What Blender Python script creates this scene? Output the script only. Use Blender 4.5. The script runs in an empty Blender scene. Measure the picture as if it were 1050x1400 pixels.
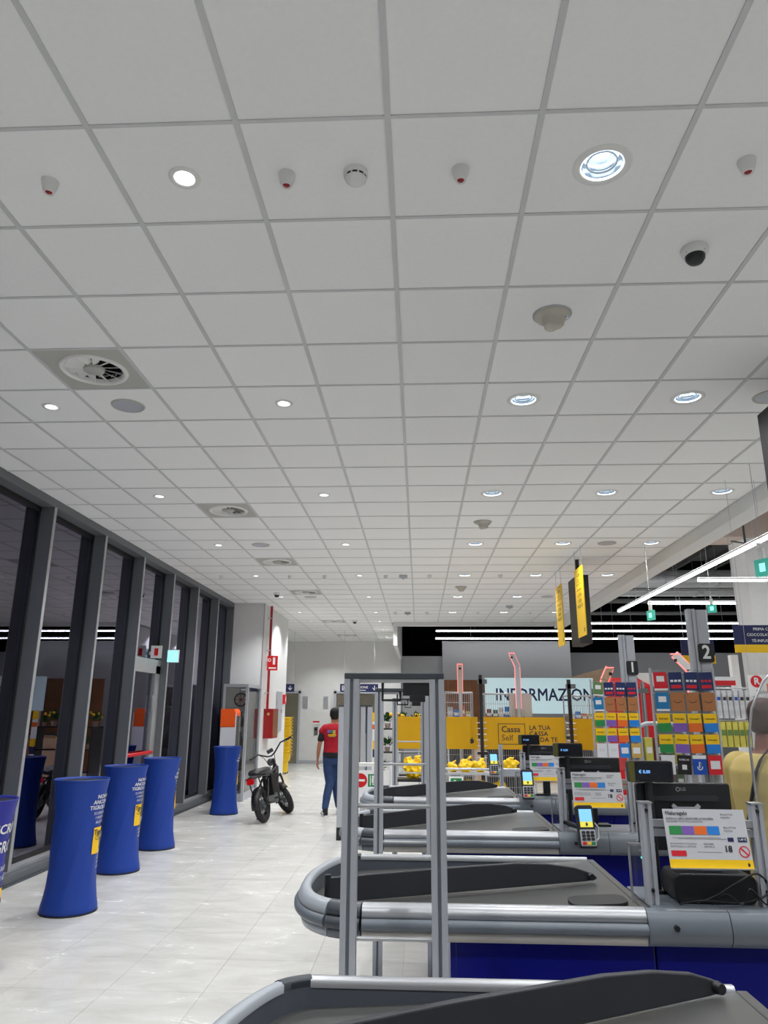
import bpy, math, random
from mathutils import Vector, Matrix
random.seed(7)
sc = bpy.context.scene
C = sc.collection
PI = math.pi

# ---------------------------------------------------------------- camera, world, exposure
cam_d = bpy.data.cameras.new('camera')
cam = bpy.data.objects.new('camera', cam_d)
C.objects.link(cam)
TILT, ROLL, YAW, FPX, EYE = 0.268829, 0.0055186, -0.0485012, 986.7, 1.65
fw = Vector((math.sin(YAW)*math.cos(TILT), math.cos(YAW)*math.cos(TILT), math.sin(TILT)))
rt = Vector((math.cos(YAW), -math.sin(YAW), 0))
up = rt.cross(fw)
rt, up = rt*math.cos(ROLL)+up*math.sin(ROLL), up*math.cos(ROLL)-rt*math.sin(ROLL)
cam.matrix_world = Matrix(((rt.x, up.x, -fw.x, 0), (rt.y, up.y, -fw.y, 0), (rt.z, up.z, -fw.z, EYE), (0, 0, 0, 1)))
cam_d.sensor_fit = 'HORIZONTAL'
cam_d.sensor_width = 36.0
cam_d.lens = FPX/1050*36.0
cam_d.clip_start = 0.05
sc.camera = cam

world = bpy.data.worlds.new('night'); sc.world = world
world.use_nodes = True
bg = world.node_tree.nodes['Background']
bg.inputs[0].default_value = (0.012, 0.014, 0.03, 1); bg.inputs[1].default_value = 1.0

vs = sc.view_settings
vs.view_transform = 'Standard'; vs.look = 'None'; vs.gamma = 1.0; vs.use_curve_mapping = False
vs.exposure = 0.1
SMALL_W, BIG_W, LINE_E = 55.0, 35.0, 13.0        # lamp powers: small downlights, large downlights, line lamps
SMALL_E, BIG_E = 8.0, 2.2

# ---------------------------------------------------------------- constants of the place (metres)
GX0, GY0, T, CZ = -1.3064, 2.3064, 0.6, 3.89    # ceiling grid
S = 1.75                                        # spacing of the checkout lanes
def GX(i): return GX0+T*i
def GY(j): return GY0+T*j
ORD = ['nearest', 'second', 'third', 'fourth', 'fifth', 'sixth', 'seventh', 'eighth', 'ninth', 'tenth', 'eleventh', 'twelfth', 'thirteenth', 'fourteenth']

# ---------------------------------------------------------------- materials
M = {}
def mat(name, col, rough=0.5, metal=0.0, var=0.05, scale=6.0, emit=None, bump=0.0, spec=0.5, coat=0.0, tileshift=0.0):
    m = bpy.data.materials.new(name); m.use_nodes = True
    nt = m.node_tree; b = nt.nodes['Principled BSDF']
    b.inputs['Roughness'].default_value = rough; b.inputs['Metallic'].default_value = metal
    b.inputs['Specular IOR Level'].default_value = spec
    b.inputs['Coat Weight'].default_value = coat
    tc = nt.nodes.new('ShaderNodeTexCoord'); nz = nt.nodes.new('ShaderNodeTexNoise')
    nz.inputs['Scale'].default_value = scale; nz.inputs['Detail'].default_value = 4
    nt.links.new(tc.outputs['Object'], nz.inputs['Vector'])
    mx = nt.nodes.new('ShaderNodeMix'); mx.data_type = 'RGBA'
    c = list(col)[:3]
    mx.inputs[6].default_value = [max(0, v*(1-var)) for v in c]+[1]
    mx.inputs[7].default_value = [min(1, v*(1+var)) for v in c]+[1]
    nt.links.new(nz.outputs['Fac'], mx.inputs[0])
    src = mx.outputs[2]
    if tileshift:
        oi = nt.nodes.new('ShaderNodeObjectInfo'); hv = nt.nodes.new('ShaderNodeHueSaturation')
        mr = nt.nodes.new('ShaderNodeMapRange')
        mr.inputs[3].default_value = 1-tileshift; mr.inputs[4].default_value = 1+tileshift
        nt.links.new(oi.outputs['Random'], mr.inputs[0]); nt.links.new(mr.outputs[0], hv.inputs['Value'])
        nt.links.new(src, hv.inputs['Color']); src = hv.outputs[0]
    nt.links.new(src, b.inputs['Base Color'])
    if bump:
        bp = nt.nodes.new('ShaderNodeBump'); bp.inputs['Strength'].default_value = bump; bp.inputs['Distance'].default_value = 0.01
        nt.links.new(nz.outputs['Fac'], bp.inputs['Height']); nt.links.new(bp.outputs[0], b.inputs['Normal'])
    if emit:
        b.inputs['Emission Color'].default_value = list(emit[:3])+[1]; b.inputs['Emission Strength'].default_value = emit[3]
    M[name] = m; return m
def srgb(r, g, b):
    return [((v/255)/12.92 if v/255 <= 0.04045 else ((v/255+0.055)/1.055)**2.4) for v in (r, g, b)]
def glassmat(name, tint=(1, 1, 1), ior=1.5, haze=0.0, hazecol=(0.8, 0.8, 0.8), boost=1.0, refl=(1, 1, 1)):
    m = bpy.data.materials.new(name); m.use_nodes = True; nt = m.node_tree; n = nt.nodes
    n.remove(n['Principled BSDF']); out = n['Material Output']
    tr = n.new('ShaderNodeBsdfTransparent'); tr.inputs[0].default_value = list(tint)+[1]
    gl = n.new('ShaderNodeBsdfGlossy'); gl.inputs['Roughness'].default_value = 0.0; gl.inputs[0].default_value = list(refl)+[1]
    fr = n.new('ShaderNodeFresnel'); fr.inputs[0].default_value = ior
    mx = n.new('ShaderNodeMixShader'); src = fr.outputs[0]
    if boost != 1.0:
        mu = n.new('ShaderNodeMath'); mu.operation = 'MULTIPLY'; mu.use_clamp = True; mu.inputs[1].default_value = boost
        nt.links.new(src, mu.inputs[0]); src = mu.outputs[0]
    nt.links.new(src, mx.inputs[0]); nt.links.new(tr.outputs[0], mx.inputs[1]); nt.links.new(gl.outputs[0], mx.inputs[2])
    last = mx.outputs[0]
    if haze:
        df = n.new('ShaderNodeBsdfDiffuse'); df.inputs[0].default_value = list(hazecol)+[1]
        nz = n.new('ShaderNodeTexNoise'); nz.inputs['Scale'].default_value = 3
        mr = n.new('ShaderNodeMapRange'); mr.inputs[3].default_value = haze*0.6; mr.inputs[4].default_value = haze*1.4
        nt.links.new(nz.outputs['Fac'], mr.inputs[0])
        m2 = n.new('ShaderNodeMixShader'); nt.links.new(mr.outputs[0], m2.inputs[0])
        nt.links.new(last, m2.inputs[1]); nt.links.new(df.outputs[0], m2.inputs[2]); last = m2.outputs[0]
    nt.links.new(last, out.inputs[0]); M[name] = m; return m
def lamp_mat(name, col, st):
    return mat(name, (0.8, 0.8, 0.8), 0.4, emit=(*col, st), var=0.01)

mat('tile', (0.89, 0.893, 0.885), 0.9, var=0.03, scale=40, bump=0.05, tileshift=0.018)
mat('tbar', (0.60, 0.61, 0.61), 0.5, var=0.04)
mat('white_paint', (0.74, 0.74, 0.73), 0.7, var=0.03)
mat('grey_paint', (0.30, 0.305, 0.32), 0.7, var=0.03)
mat('pale_wall', (0.42, 0.425, 0.44), 0.7, var=0.03)
mat('black', (0.012, 0.012, 0.014), 0.5)
mat('black_matte', (0.006, 0.006, 0.007), 0.95, spec=0.1)
mat('dark_plastic', (0.016, 0.017, 0.020), 0.38)
mat('flap', (0.028, 0.030, 0.036), 0.42, var=0.06)
mat('white_plastic', (0.78, 0.78, 0.76), 0.35, var=0.02)
mat('beige_plastic', (0.52, 0.49, 0.42), 0.45, var=0.03)
mat('vent_plate', (0.46, 0.46, 0.42), 0.55, var=0.03)
mat('alu', (0.60, 0.61, 0.63), 0.30, metal=0.85, var=0.04)
mat('alu_matte', (0.47, 0.49, 0.53), 0.40, metal=0.15, var=0.04)
mat('chrome', (0.46, 0.47, 0.49), 0.34, metal=0.6, var=0.02)
mat('fin', (0.16, 0.172, 0.185), 0.45, metal=0.3, var=0.05)
mat('fin_edge', (0.46, 0.47, 0.48), 0.4, metal=0.4, var=0.04)
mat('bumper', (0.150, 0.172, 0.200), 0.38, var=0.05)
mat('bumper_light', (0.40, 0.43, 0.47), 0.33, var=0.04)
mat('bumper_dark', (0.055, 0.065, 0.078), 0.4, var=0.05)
mat('skirt', (0.52, 0.50, 0.46), 0.5, metal=0.25, var=0.04)
mat('well', (0.075, 0.088, 0.108), 0.4, var=0.06)
mat('belt', (0.105, 0.105, 0.102), 0.34, metal=0.35, var=0.08, scale=14)
mat('navy_panel', srgb(12, 18, 120), 0.3, var=0.08)
mat('bin_blue', srgb(8, 58, 152), 0.55, var=0.05, scale=9)
mat('bin_indigo', srgb(38, 44, 150), 0.55, var=0.05, scale=9)
mat('yellow', srgb(247, 200, 12), 0.45, var=0.03)
mat('yellow_sheet', srgb(206, 158, 6), 0.4, var=0.03)
mat('yellow_basket', srgb(250, 205, 10), 0.4, var=0.04)
mat('print_white', (0.82, 0.82, 0.82), 0.5, var=0.01)
mat('print_dark', (0.03, 0.03, 0.035), 0.5, var=0.01)
mat('paper', (0.56, 0.57, 0.60), 0.5, var=0.02)
mat('print_grey', (0.35, 0.36, 0.38), 0.5, var=0.01)
mat('sign_navy', srgb(24, 32, 84), 0.5, var=0.04)
mat('red', srgb(205, 16, 24), 0.4, var=0.05)
mat('red_dark', srgb(150, 14, 20), 0.4, var=0.05)
mat('red_cloth', srgb(168, 10, 34), 0.85, var=0.10, scale=14, bump=0.3)
mat('black_cloth', (0.012, 0.012, 0.014), 0.9, var=0.1)
mat('denim', srgb(38, 60, 100), 0.9, var=0.30, scale=11, bump=0.3)
mat('skin', srgb(176, 118, 92), 0.55, var=0.05, spec=0.3)
mat('skin_dark', srgb(128, 84, 72), 0.55, var=0.06, spec=0.3)
mat('hair', (0.005, 0.004, 0.004), 0.75, var=0.2)
mat('hair_short', srgb(72, 52, 48), 0.75, var=0.25, scale=60)
mat('tan_cloth', srgb(196, 174, 108), 0.9, var=0.07, scale=9, bump=0.35)
mat('rubber', (0.006, 0.006, 0.007), 0.7, var=0.15, bump=0.2, scale=40)
mat('bike_black', (0.007, 0.007, 0.008), 0.4, var=0.1)
mat('bike_grey', (0.16, 0.17, 0.18), 0.35, metal=0.5)
mat('tail_red', srgb(200, 10, 20), 0.25)
mat('orange', srgb(245, 92, 14), 0.45)
mat('card_white', (0.76, 0.77, 0.80), 0.55)
mat('wood', srgb(132, 84, 50), 0.5, var=0.35, scale=5)
mat('wood_light', srgb(190, 158, 128), 0.5, var=0.12, scale=5)
mat('olive_dark', srgb(92, 92, 40), 0.4)
mat('green', srgb(20, 130, 62), 0.45)
mat('leaf', srgb(40, 82, 36), 0.6, var=0.4, scale=20)
mat('flower_yellow', srgb(250, 196, 20), 0.6, var=0.1)
mat('pot', srgb(190, 170, 160), 0.6)
mat('steel', (0.52, 0.53, 0.54), 0.25, metal=0.9)
mat('duct', (0.62, 0.63, 0.64), 0.40, metal=0.35, var=0.1)
mat('roof_beam', srgb(190, 172, 160), 0.7, var=0.05)
mat('roof_dark', (0.17, 0.17, 0.172), 0.85, var=0.15)
mat('void', (0.004, 0.004, 0.005), 0.95, spec=0.05)
mat('brown_card', srgb(172, 112, 66), 0.6)
mat('card_green', srgb(40, 140, 72), 0.5); mat('card_purple', srgb(128, 92, 180), 0.5)
mat('card_orange', srgb(232, 108, 36), 0.5); mat('card_blue', srgb(30, 128, 214), 0.5)
mat('card_navy', srgb(26, 44, 96), 0.5); mat('card_red', srgb(214, 28, 44), 0.5)
mat('card_teal', srgb(24, 120, 176), 0.5); mat('card_black', srgb(26, 24, 28), 0.5)
mat('card_gold', srgb(196, 160, 84), 0.5); mat('card_royal', srgb(14, 76, 178), 0.5); mat('card_olive', srgb(96, 132, 76), 0.5)
mat('chip_packet', srgb(206, 196, 92), 0.35, var=0.35, scale=12); mat('paper_stack', (0.62, 0.62, 0.64), 0.5, var=0.4, scale=22)
mat('goods_a', srgb(120, 60, 64), 0.5, var=0.5, scale=30); mat('goods_b', srgb(70, 96, 60), 0.5, var=0.5, scale=30)
mat('door_metal', srgb(150, 146, 132), 0.22, metal=0.85, var=0.05)
mat('pink_led', srgb(255, 120, 120), 0.4, emit=(1.0, 0.25, 0.24, 1.1))
mat('info_panel', srgb(205, 232, 238), 0.4, emit=(0.62, 0.84, 0.90, 0.30))
mat('exit_lit', srgb(120, 230, 210), 0.4, emit=(0.45, 0.90, 0.95, 0.8))
mat('exit_green', srgb(70, 185, 165), 0.4, emit=(0.08, 0.55, 0.42, 0.25))
mat('screen_blue', srgb(110, 180, 240), 0.3, emit=(0.22, 0.52, 0.95, 0.8))
mat('screen_yellow', srgb(210, 200, 70), 0.3, emit=(0.75, 0.68, 0.10, 0.6))
mat('screen_dim', (0.005, 0.006, 0.010), 0.2, emit=(0.02, 0.03, 0.06, 0.04))
mat('led_green', (0.02, 0.3, 0.2), 0.4, emit=(0.1, 0.9, 0.6, 2.0))
lamp_mat('lamp_small', (0.93, 0.97, 1.0), SMALL_E)
lamp_mat('lamp_big', (0.88, 0.95, 1.0), BIG_E)
mat('lamp_glass', (0.42, 0.48, 0.54), 0.15, metal=0.85, emit=(0.6, 0.8, 1.0, 0.10))
lamp_mat('lamp_line', (0.96, 0.98, 1.0), LINE_E)
lamp_mat('roof_fill_glow', (0.96, 0.98, 1.0), 5.0)  # glow of the fill strips added on top of the line lamps
lamp_mat('lamp_line_far', (0.96, 0.98, 1.0), 11.0)
glassmat('window_glass', (0.80, 0.82, 0.90), 1.5, boost=2.2, refl=(0.86, 0.83, 1.0))
glassmat('clear_glass', (0.97, 0.98, 0.98), 1.45)
glassmat('acrylic', (0.96, 0.97, 0.97), 1.45, haze=0.03)
glassmat('case_glass', (0.95, 0.96, 0.96), 1.5, haze=0.02)
# stone floor tile: warm veined beige
def floor_mat():
    m = mat('floor_tile', (0.70, 0.695, 0.665), 0.20, var=0.05, scale=3.0, tileshift=0.03)
    nt = m.node_tree; b = nt.nodes['Principled BSDF']
    old = b.inputs['Base Color'].links[0].from_socket
    tc = nt.nodes.new('ShaderNodeNewGeometry'); mp = nt.nodes.new('ShaderNodeMapping')
    mp.inputs['Scale'].default_value = (1.2, 2.6, 1); mp.inputs['Rotation'].default_value = (0, 0, 0.25)
    nt.links.new(tc.outputs['Position'], mp.inputs['Vector'])
    nz = nt.nodes.new('ShaderNodeTexNoise'); nz.inputs['Scale'].default_value = 1.6; nz.inputs['Detail'].default_value = 9; nz.inputs['Roughness'].default_value = 0.68
    nz.inputs['Distortion'].default_value = 0.7
    nt.links.new(mp.outputs[0], nz.inputs['Vector'])
    cr = nt.nodes.new('ShaderNodeValToRGB')
    cr.color_ramp.elements[0].position = 0.30; cr.color_ramp.elements[0].color = (0.80, 0.79, 0.77, 1)
    cr.color_ramp.elements[1].position = 0.66; cr.color_ramp.elements[1].color = (1, 1, 1, 1)
    nt.links.new(nz.outputs['Fac'], cr.inputs[0])
    mx = nt.nodes.new('ShaderNodeMix'); mx.data_type = 'RGBA'; mx.blend_type = 'MULTIPLY'; mx.inputs[0].default_value = 1
    nt.links.new(old, mx.inputs[6]); nt.links.new(cr.outputs[0], mx.inputs[7]); nt.links.new(mx.outputs[2], b.inputs['Base Color'])
    mr = nt.nodes.new('ShaderNodeMapRange'); mr.inputs[3].default_value = 0.16; mr.inputs[4].default_value = 0.34
    nt.links.new(nz.outputs['Fac'], mr.inputs[0]); nt.links.new(mr.outputs[0], b.inputs['Roughness'])
floor_mat()
mat('grout', (0.36, 0.35, 0.33), 0.8)

# ---------------------------------------------------------------- mesh helpers
_txt = {}
def text_geo(s, size, align='CENTER', bold=0.0):
    k = (s, round(size, 4), align, bold)
    if k not in _txt:
        cu = bpy.data.curves.new('t', 'FONT'); cu.body = s; cu.size = size; cu.align_x = align; cu.align_y = 'CENTER'
        cu.offset = bold*size; cu.resolution_u = 2
        o = bpy.data.objects.new('t', cu); C.objects.link(o)
        dg = bpy.context.evaluated_depsgraph_get(); me = bpy.data.meshes.new_from_object(o.evaluated_get(dg))
        _txt[k] = ([v.co.copy() for v in me.vertices], [tuple(p.vertices) for p in me.polygons])
        bpy.data.objects.remove(o); bpy.data.curves.remove(cu); bpy.data.meshes.remove(me)
    return _txt[k]
def V(*a): return Vector(a)
class MB:
    def __init__(s): s.v = []; s.f = []; s.sm = []
    def add(s, vs_, fs, smooth=False):
        b = len(s.v); s.v += [Vector(p) for p in vs_]; s.f += [tuple(i+b for i in f) for f in fs]; s.sm += [smooth]*len(fs); return s
    def box(s, x0, x1, y0, y1, z0, z1):
        return s.add([(x0, y0, z0), (x1, y0, z0), (x1, y1, z0), (x0, y1, z0), (x0, y0, z1), (x1, y0, z1), (x1, y1, z1), (x0, y1, z1)],
                     [(3, 2, 1, 0), (4, 5, 6, 7), (0, 1, 5, 4), (1, 2, 6, 5), (2, 3, 7, 6), (3, 0, 4, 7)])
    def rbox(s, x0, x1, y0, y1, z0, z1, r=0.01, ax='z', n=4):
        # box with rounded vertical (or other axis) edges
        if ax == 'z': a0, a1, b0, b1, c0, c1 = x0, x1, y0, y1, z0, z1
        elif ax == 'y': a0, a1, b0, b1, c0, c1 = x0, x1, z0, z1, y0, y1
        else: a0, a1, b0, b1, c0, c1 = y0, y1, z0, z1, x0, x1
        P = []
        for (cx, cy, st) in ((a1-r, b1-r, 0), (a0+r, b1-r, 1), (a0+r, b0+r, 2), (a1-r, b0+r, 3)):
            for k in range(n+1):
                t = (st+k/n)*PI/2; P.append((cx+r*math.cos(t), cy+r*math.sin(t)))
        f3 = {'z': lambda a, b, c: (a, b, c), 'y': lambda a, b, c: (a, c, b), 'x': lambda a, b, c: (c, a, b)}[ax]
        return s.prism(P, c0, c1, f3)
    def prism(s, P, c0, c1, f3=lambda a, b, c: (a, b, c)):
        n = len(P)
        vs_ = [f3(a, b, c0) for a, b in P]+[f3(a, b, c1) for a, b in P]
        fs = [tuple(reversed(range(n))), tuple(range(n, 2*n))]+[(i, (i+1) % n, n+(i+1) % n, n+i) for i in range(n)]
        return s.add(vs_, fs)
    def cyl(s, p0, p1, r0, r1=None, n=12, caps=True, smooth=True):
        p0, p1 = Vector(p0), Vector(p1); r1 = r0 if r1 is None else r1
        d = (p1-p0).normalized(); a = d.orthogonal().normalized(); b = d.cross(a)
        vs_ = []
        for p, r in ((p0, r0), (p1, r1)):
            vs_ += [p+(a*math.cos(2*PI*k/n)+b*math.sin(2*PI*k/n))*r for k in range(n)]
        s.add(vs_, [(k, (k+1) % n, n+(k+1) % n, n+k) for k in range(n)], smooth)
        if caps: s.add(vs_, [tuple(reversed(range(n))), tuple(range(n, 2*n))])
        return s
    def lathe(s, prof, n=24, c=(0, 0, 0), lobes=None, smooth=True, cap0=False, cap1=False, twist=None):
        c = Vector(c); vs_ = []
        for j, (r, z) in enumerate(prof):
            for k in range(n):
                t = 2*PI*k/n; rr = r if lobes is None else lobes(r, z, t)
                vs_.append(c+V(rr*math.cos(t), rr*math.sin(t), z))
        fs = [(j*n+k, j*n+(k+1) % n, (j+1)*n+(k+1) % n, (j+1)*n+k) for j in range(len(prof)-1) for k in range(n)]
        s.add(vs_, fs, smooth)
        if cap0: s.add(vs_[:n], [tuple(reversed(range(n)))])
        if cap1: s.add(vs_[-n:], [tuple(range(n))])
        return s
    def tube(s, pts, r, n=8, smooth=True, closed=False):
        pts = [Vector(p) for p in pts]; m = len(pts); rs = r if isinstance(r, (list, tuple)) else [r]*m
        vs_ = []; a = None
        for i, p in enumerate(pts):
            if closed: d = pts[(i+1) % m]-pts[i-1]
            else: d = pts[min(i+1, m-1)]-pts[max(i-1, 0)]
            d.normalize()
            a = d.orthogonal().normalized() if a is None else (a-d*a.dot(d)).normalized()
            b = d.cross(a)
            vs_ += [p+(a*math.cos(2*PI*k/n)+b*math.sin(2*PI*k/n))*rs[i] for k in range(n)]
        q = m if closed else m-1
        s.add(vs_, [(i*n+k, i*n+(k+1) % n, ((i+1) % m)*n+(k+1) % n, ((i+1) % m)*n+k) for i in range(q) for k in range(n)], smooth)
        if not closed: s.add(vs_[:n], [tuple(reversed(range(n)))]); s.add(vs_[-n:], [tuple(range(n))])
        return s
    def loft(s, rings, n=14, smooth=True):
        # rings: (centre, half-width vector, half-depth vector)
        vs_ = []
        for c, a, b in rings:
            c, a, b = Vector(c), Vector(a), Vector(b)
            vs_ += [c+a*math.cos(2*PI*k/n)+b*math.sin(2*PI*k/n) for k in range(n)]
        m = len(rings)
        s.add(vs_, [(i*n+k, i*n+(k+1) % n, (i+1)*n+(k+1) % n, (i+1)*n+k) for i in range(m-1) for k in range(n)], smooth)
        s.add(vs_[:n], [tuple(reversed(range(n)))], smooth); s.add(vs_[-n:], [tuple(range(n))], smooth)
        return s
    def ball(s, c, r, n=12, m=8, smooth=True):
        rx, ry, rz = r if isinstance(r, (list, tuple)) else (r, r, r)
        c = Vector(c); vs_ = [c+V(0, 0, -rz)]
        for j in range(1, m):
            t = -PI/2+PI*j/m
            vs_ += [c+V(rx*math.cos(t)*math.cos(2*PI*k/n), ry*math.cos(t)*math.sin(2*PI*k/n), rz*math.sin(t)) for k in range(n)]
        vs_.append(c+V(0, 0, rz)); L = len(vs_)-1
        fs = [(0, 1+(k+1) % n, 1+k) for k in range(n)]
        fs += [(1+j*n+k, 1+j*n+(k+1) % n, 1+(j+1)*n+(k+1) % n, 1+(j+1)*n+k) for j in range(m-2) for k in range(n)]
        fs += [(1+(m-2)*n+k, 1+(m-2)*n+(k+1) % n, L) for k in range(n)]
        return s.add(vs_, fs, smooth)
    def text(s, t, size, o, xd=(1, 0, 0), yd=(0, 0, 1), align='CENTER', bold=0.0, sx=1.0, bend=None):
        vs_, fs = text_geo(t, size, align, 0.0); o, xd, yd = Vector(o), Vector(xd), Vector(yd)
        q = bold*size
        nrm = xd.cross(yd)
        for c, (dx, dy) in enumerate(((-q, -q), (q, -q), (q, q), (-q, q)) if bold else ((0, 0),)):
            if bend: w_ = [Vector((r.x*(1+0.002*c), r.y*(1+0.002*c), r.z)) for r in [bend(p.x*sx+dx, p.y+dy) for p in vs_]]
            else: w_ = [o+xd*(p.x*sx+dx)+yd*(p.y+dy)+nrm*(0.0003*c) for p in vs_]
            s.add(w_, fs)
        return s
    def rect(s, cx, cy, w, h, o, xd=(1, 0, 0), yd=(0, 0, 1)):
        o, xd, yd = Vector(o), Vector(xd), Vector(yd)
        return s.add([o+xd*(cx+a*w/2)+yd*(cy+b*h/2) for a, b in ((-1, -1), (1, -1), (1, 1), (-1, 1))], [(0, 1, 2, 3)])
    def frame(s, cx, cy, w, h, t, o, xd=(1, 0, 0), yd=(0, 0, 1)):
        for a in (-1, 1):
            s.rect(cx+a*(w/2-t/2), cy, t, h, o, xd, yd); s.rect(cx, cy+a*(h/2-t/2), w-2*t, t, o, xd, yd)
        return s
    def ringflat(s, cx, cy, r0, r1, o, xd=(1, 0, 0), yd=(0, 0, 1), n=20, a0=0, a1=2*PI):
        o, xd, yd = Vector(o), Vector(xd), Vector(yd); vs_ = []
        for k in range(n+1):
            t = a0+(a1-a0)*k/n
            for r in (r0, r1): vs_.append(o+xd*(cx+r*math.cos(t))+yd*(cy+r*math.sin(t)))
        return s.add(vs_, [(2*k, 2*k+1, 2*k+3, 2*k+2) for k in range(n)])
    def xf(s, mtx):
        s.v = [mtx @ p for p in s.v]; return s
    def mesh(s, name):
        me = bpy.data.meshes.new(name); me.from_pydata([tuple(p) for p in s.v], [], s.f)
        me.polygons.foreach_set('use_smooth', s.sm); me.update(); return me
    def build(s, name, m, parent=None, loc=None, bevel=0.0, rz=0.0):
        me = s.mesh(name); me.materials.append(M[m] if isinstance(m, str) else m)
        return link(name, me, parent, loc, bevel, rz)
def link(name, me, parent=None, loc=None, bevel=0.0, rz=0.0):
    o = bpy.data.objects.new(name, me); C.objects.link(o)
    if loc: o.location = loc
    if rz: o.rotation_euler.z = rz
    if parent: o.parent = parent
    if bevel:
        b = o.modifiers.new('bevel', 'BEVEL'); b.width = bevel; b.segments = 2; b.limit_method = 'ANGLE'
    return o
def tag(o, label=None, cat=None, group=None, kind=None):
    if label: o['label'] = label
    if cat: o['category'] = cat
    if group: o['group'] = group
    if kind: o['kind'] = kind
    return o
def thing(name, label, cat, loc=(0, 0, 0), rz=0.0, group=None):
    o = bpy.data.objects.new(name, None); C.objects.link(o); o.location = loc; o.rotation_euler.z = rz
    o.empty_display_size = 0.1
    return tag(o, label, cat, group)
def struct(name, loc=(0, 0, 0)):
    o = bpy.data.objects.new(name, None); C.objects.link(o); o.location = loc; o['kind'] = 'structure'; return o
def dup(root, loc, rz=None):
    r = root.copy(); C.objects.link(r); r.location = loc
    if rz is not None: r.rotation_euler.z = rz
    for ch in list(root.children):
        c = ch.copy(); C.objects.link(c); c.parent = r
        for g in list(ch.children):
            d = g.copy(); C.objects.link(d); d.parent = c
    return r
def bx(name, m, b, parent=None, bevel=0.0): return MB().box(*b).build(name, m, parent, bevel=bevel)
FX = dict(xd=(1, 0, 0), yd=(0, 0, 1))          # print facing the camera side (-Y)
def arrow_down(mb, cx, cy, h, o, xd=(1, 0, 0), yd=(0, 0, 1)):
    mb.rect(cx, cy+h*0.08, h*0.14, h*0.8, o, xd, yd)
    o_, x_, y_ = Vector(o), Vector(xd), Vector(yd)
    for sgn in (-1, 1):
        P = [(0, -0.5), (sgn*0.42, -0.06), (sgn*0.42, 0.14), (0, -0.28)]
        if sgn < 0: P = P[::-1]
        mb.add([o_+x_*(cx+a*h)+y_*(cy+b*h) for a, b in P], [(0, 1, 2, 3)])
    return mb
def logo(mb, cx, cy, r, o, xd=(1, 0, 0), yd=(0, 0, 1)):
    # the shop's small apple-like mark: round body with a bite and a leaf
    o_, x_, y_ = Vector(o), Vector(xd), Vector(yd)
    P = [(math.cos(t)*r*(0.95 if math.cos(t) > -0.2 else 0.8), math.sin(t)*r) for t in [2*PI*k/16 for k in range(16)]]
    P[8] = (-0.35*r, 0); mb.add([o_+x_*(cx+a)+y_*(cy+b) for a, b in P], [tuple(range(16))])
    Q = [(0.05, 0.95), (0.45, 1.25), (0.25, 1.7), (-0.05, 1.4)]
    mb.add([o_+x_*(cx+a*r)+y_*(cy+b*r) for a, b in Q], [(0, 1, 2, 3)]); return mb
# ================================================================ the setting
# ---- floor: 60 cm stone tiles over a screed
floor = struct('floor')
bx('screed', 'grout', (-8, 14, -5, 27, -0.12, -0.003), floor)
tl = MB().box(-0.2988, 0.2988, -0.2988, 0.2988, -0.02, 0).mesh('floor_tile'); tl.materials.append(M['floor_tile'])
tp = MB().box(-0.125, 0.1388, -0.2988, 0.2988, -0.02, 0).mesh('floor_tile'); tp.materials.append(M['floor_tile'])
FX0, FY0 = -1.32, 4.93
rest = MB(); near = set()
def ft(i, j): return FX0+0.6*i+0.3, FY0+0.6*j+0.3
for j in range(-1, 33):
    for i in range(-4, 4):
        if i >= 2 and j > 12: continue
        if FY0+0.6*j > 18.5 and i < -4: continue
        near.add((i, j)); x, y = ft(i, j); link('floor_tile', tl, floor, (x, y, 0))
for j in range(-1, 18): link('floor_tile', tp, floor, (FX0-2.4-0.1388, FY0+0.6*j+0.3, 0))
for j in range(-17, 37):
    for i in range(-11, 26):
        if (i, j) in near: continue
        x, y = ft(i, j)
        if x < -3.9 and y < 18.4: continue
        rest.add([(x-0.2988, y-0.2988, 0), (x+0.2988, y-0.2988, 0), (x+0.2988, y+0.2988, 0), (x-0.2988, y+0.2988, 0)], [(0, 1, 2, 3)])
tag(rest.build('far_floor_tiles', 'floor_tile', floor), kind='stuff')

# ---- suspended ceiling
SMALL = [(c, r) for c in (-2.5, 0.5) for r in (-7.5, -3.5, 0.5, 4.5, 8.5, 12.5, 16.5, 20.5, 24.5, 27.5, 30.5, 34.5)]  # negative rows carry the grid on unseen, added to light the near end
SMALL.remove((-2.5, 0.5))
BIG = [(3.5, r) for r in (-7.5, -3.5, 0.5, 4.5, 8.5, 12.5, 16.5, 20.5, 24.5)]+[(5.5, r) for r in (-7.5, -3.5, 0.5, 4.5, 8.5, 12.5, 16.5, 20.5, 24.5)]+[(7.5, r) for r in (-3.5, 0.5, 4.5, 8.5, 12.5, 16.5, 20.5, 24.5)]  # negative rows likewise added out of view behind the camera
VENT = [(-1.5, 3.5), (-1.5, 9.5), (-1.5, 14.5), (-1.5, 19.5), (-1.5, 27.5), (-1.5, 33.5)]
ceiling = struct('ceiling')
W2 = 0.299
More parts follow.
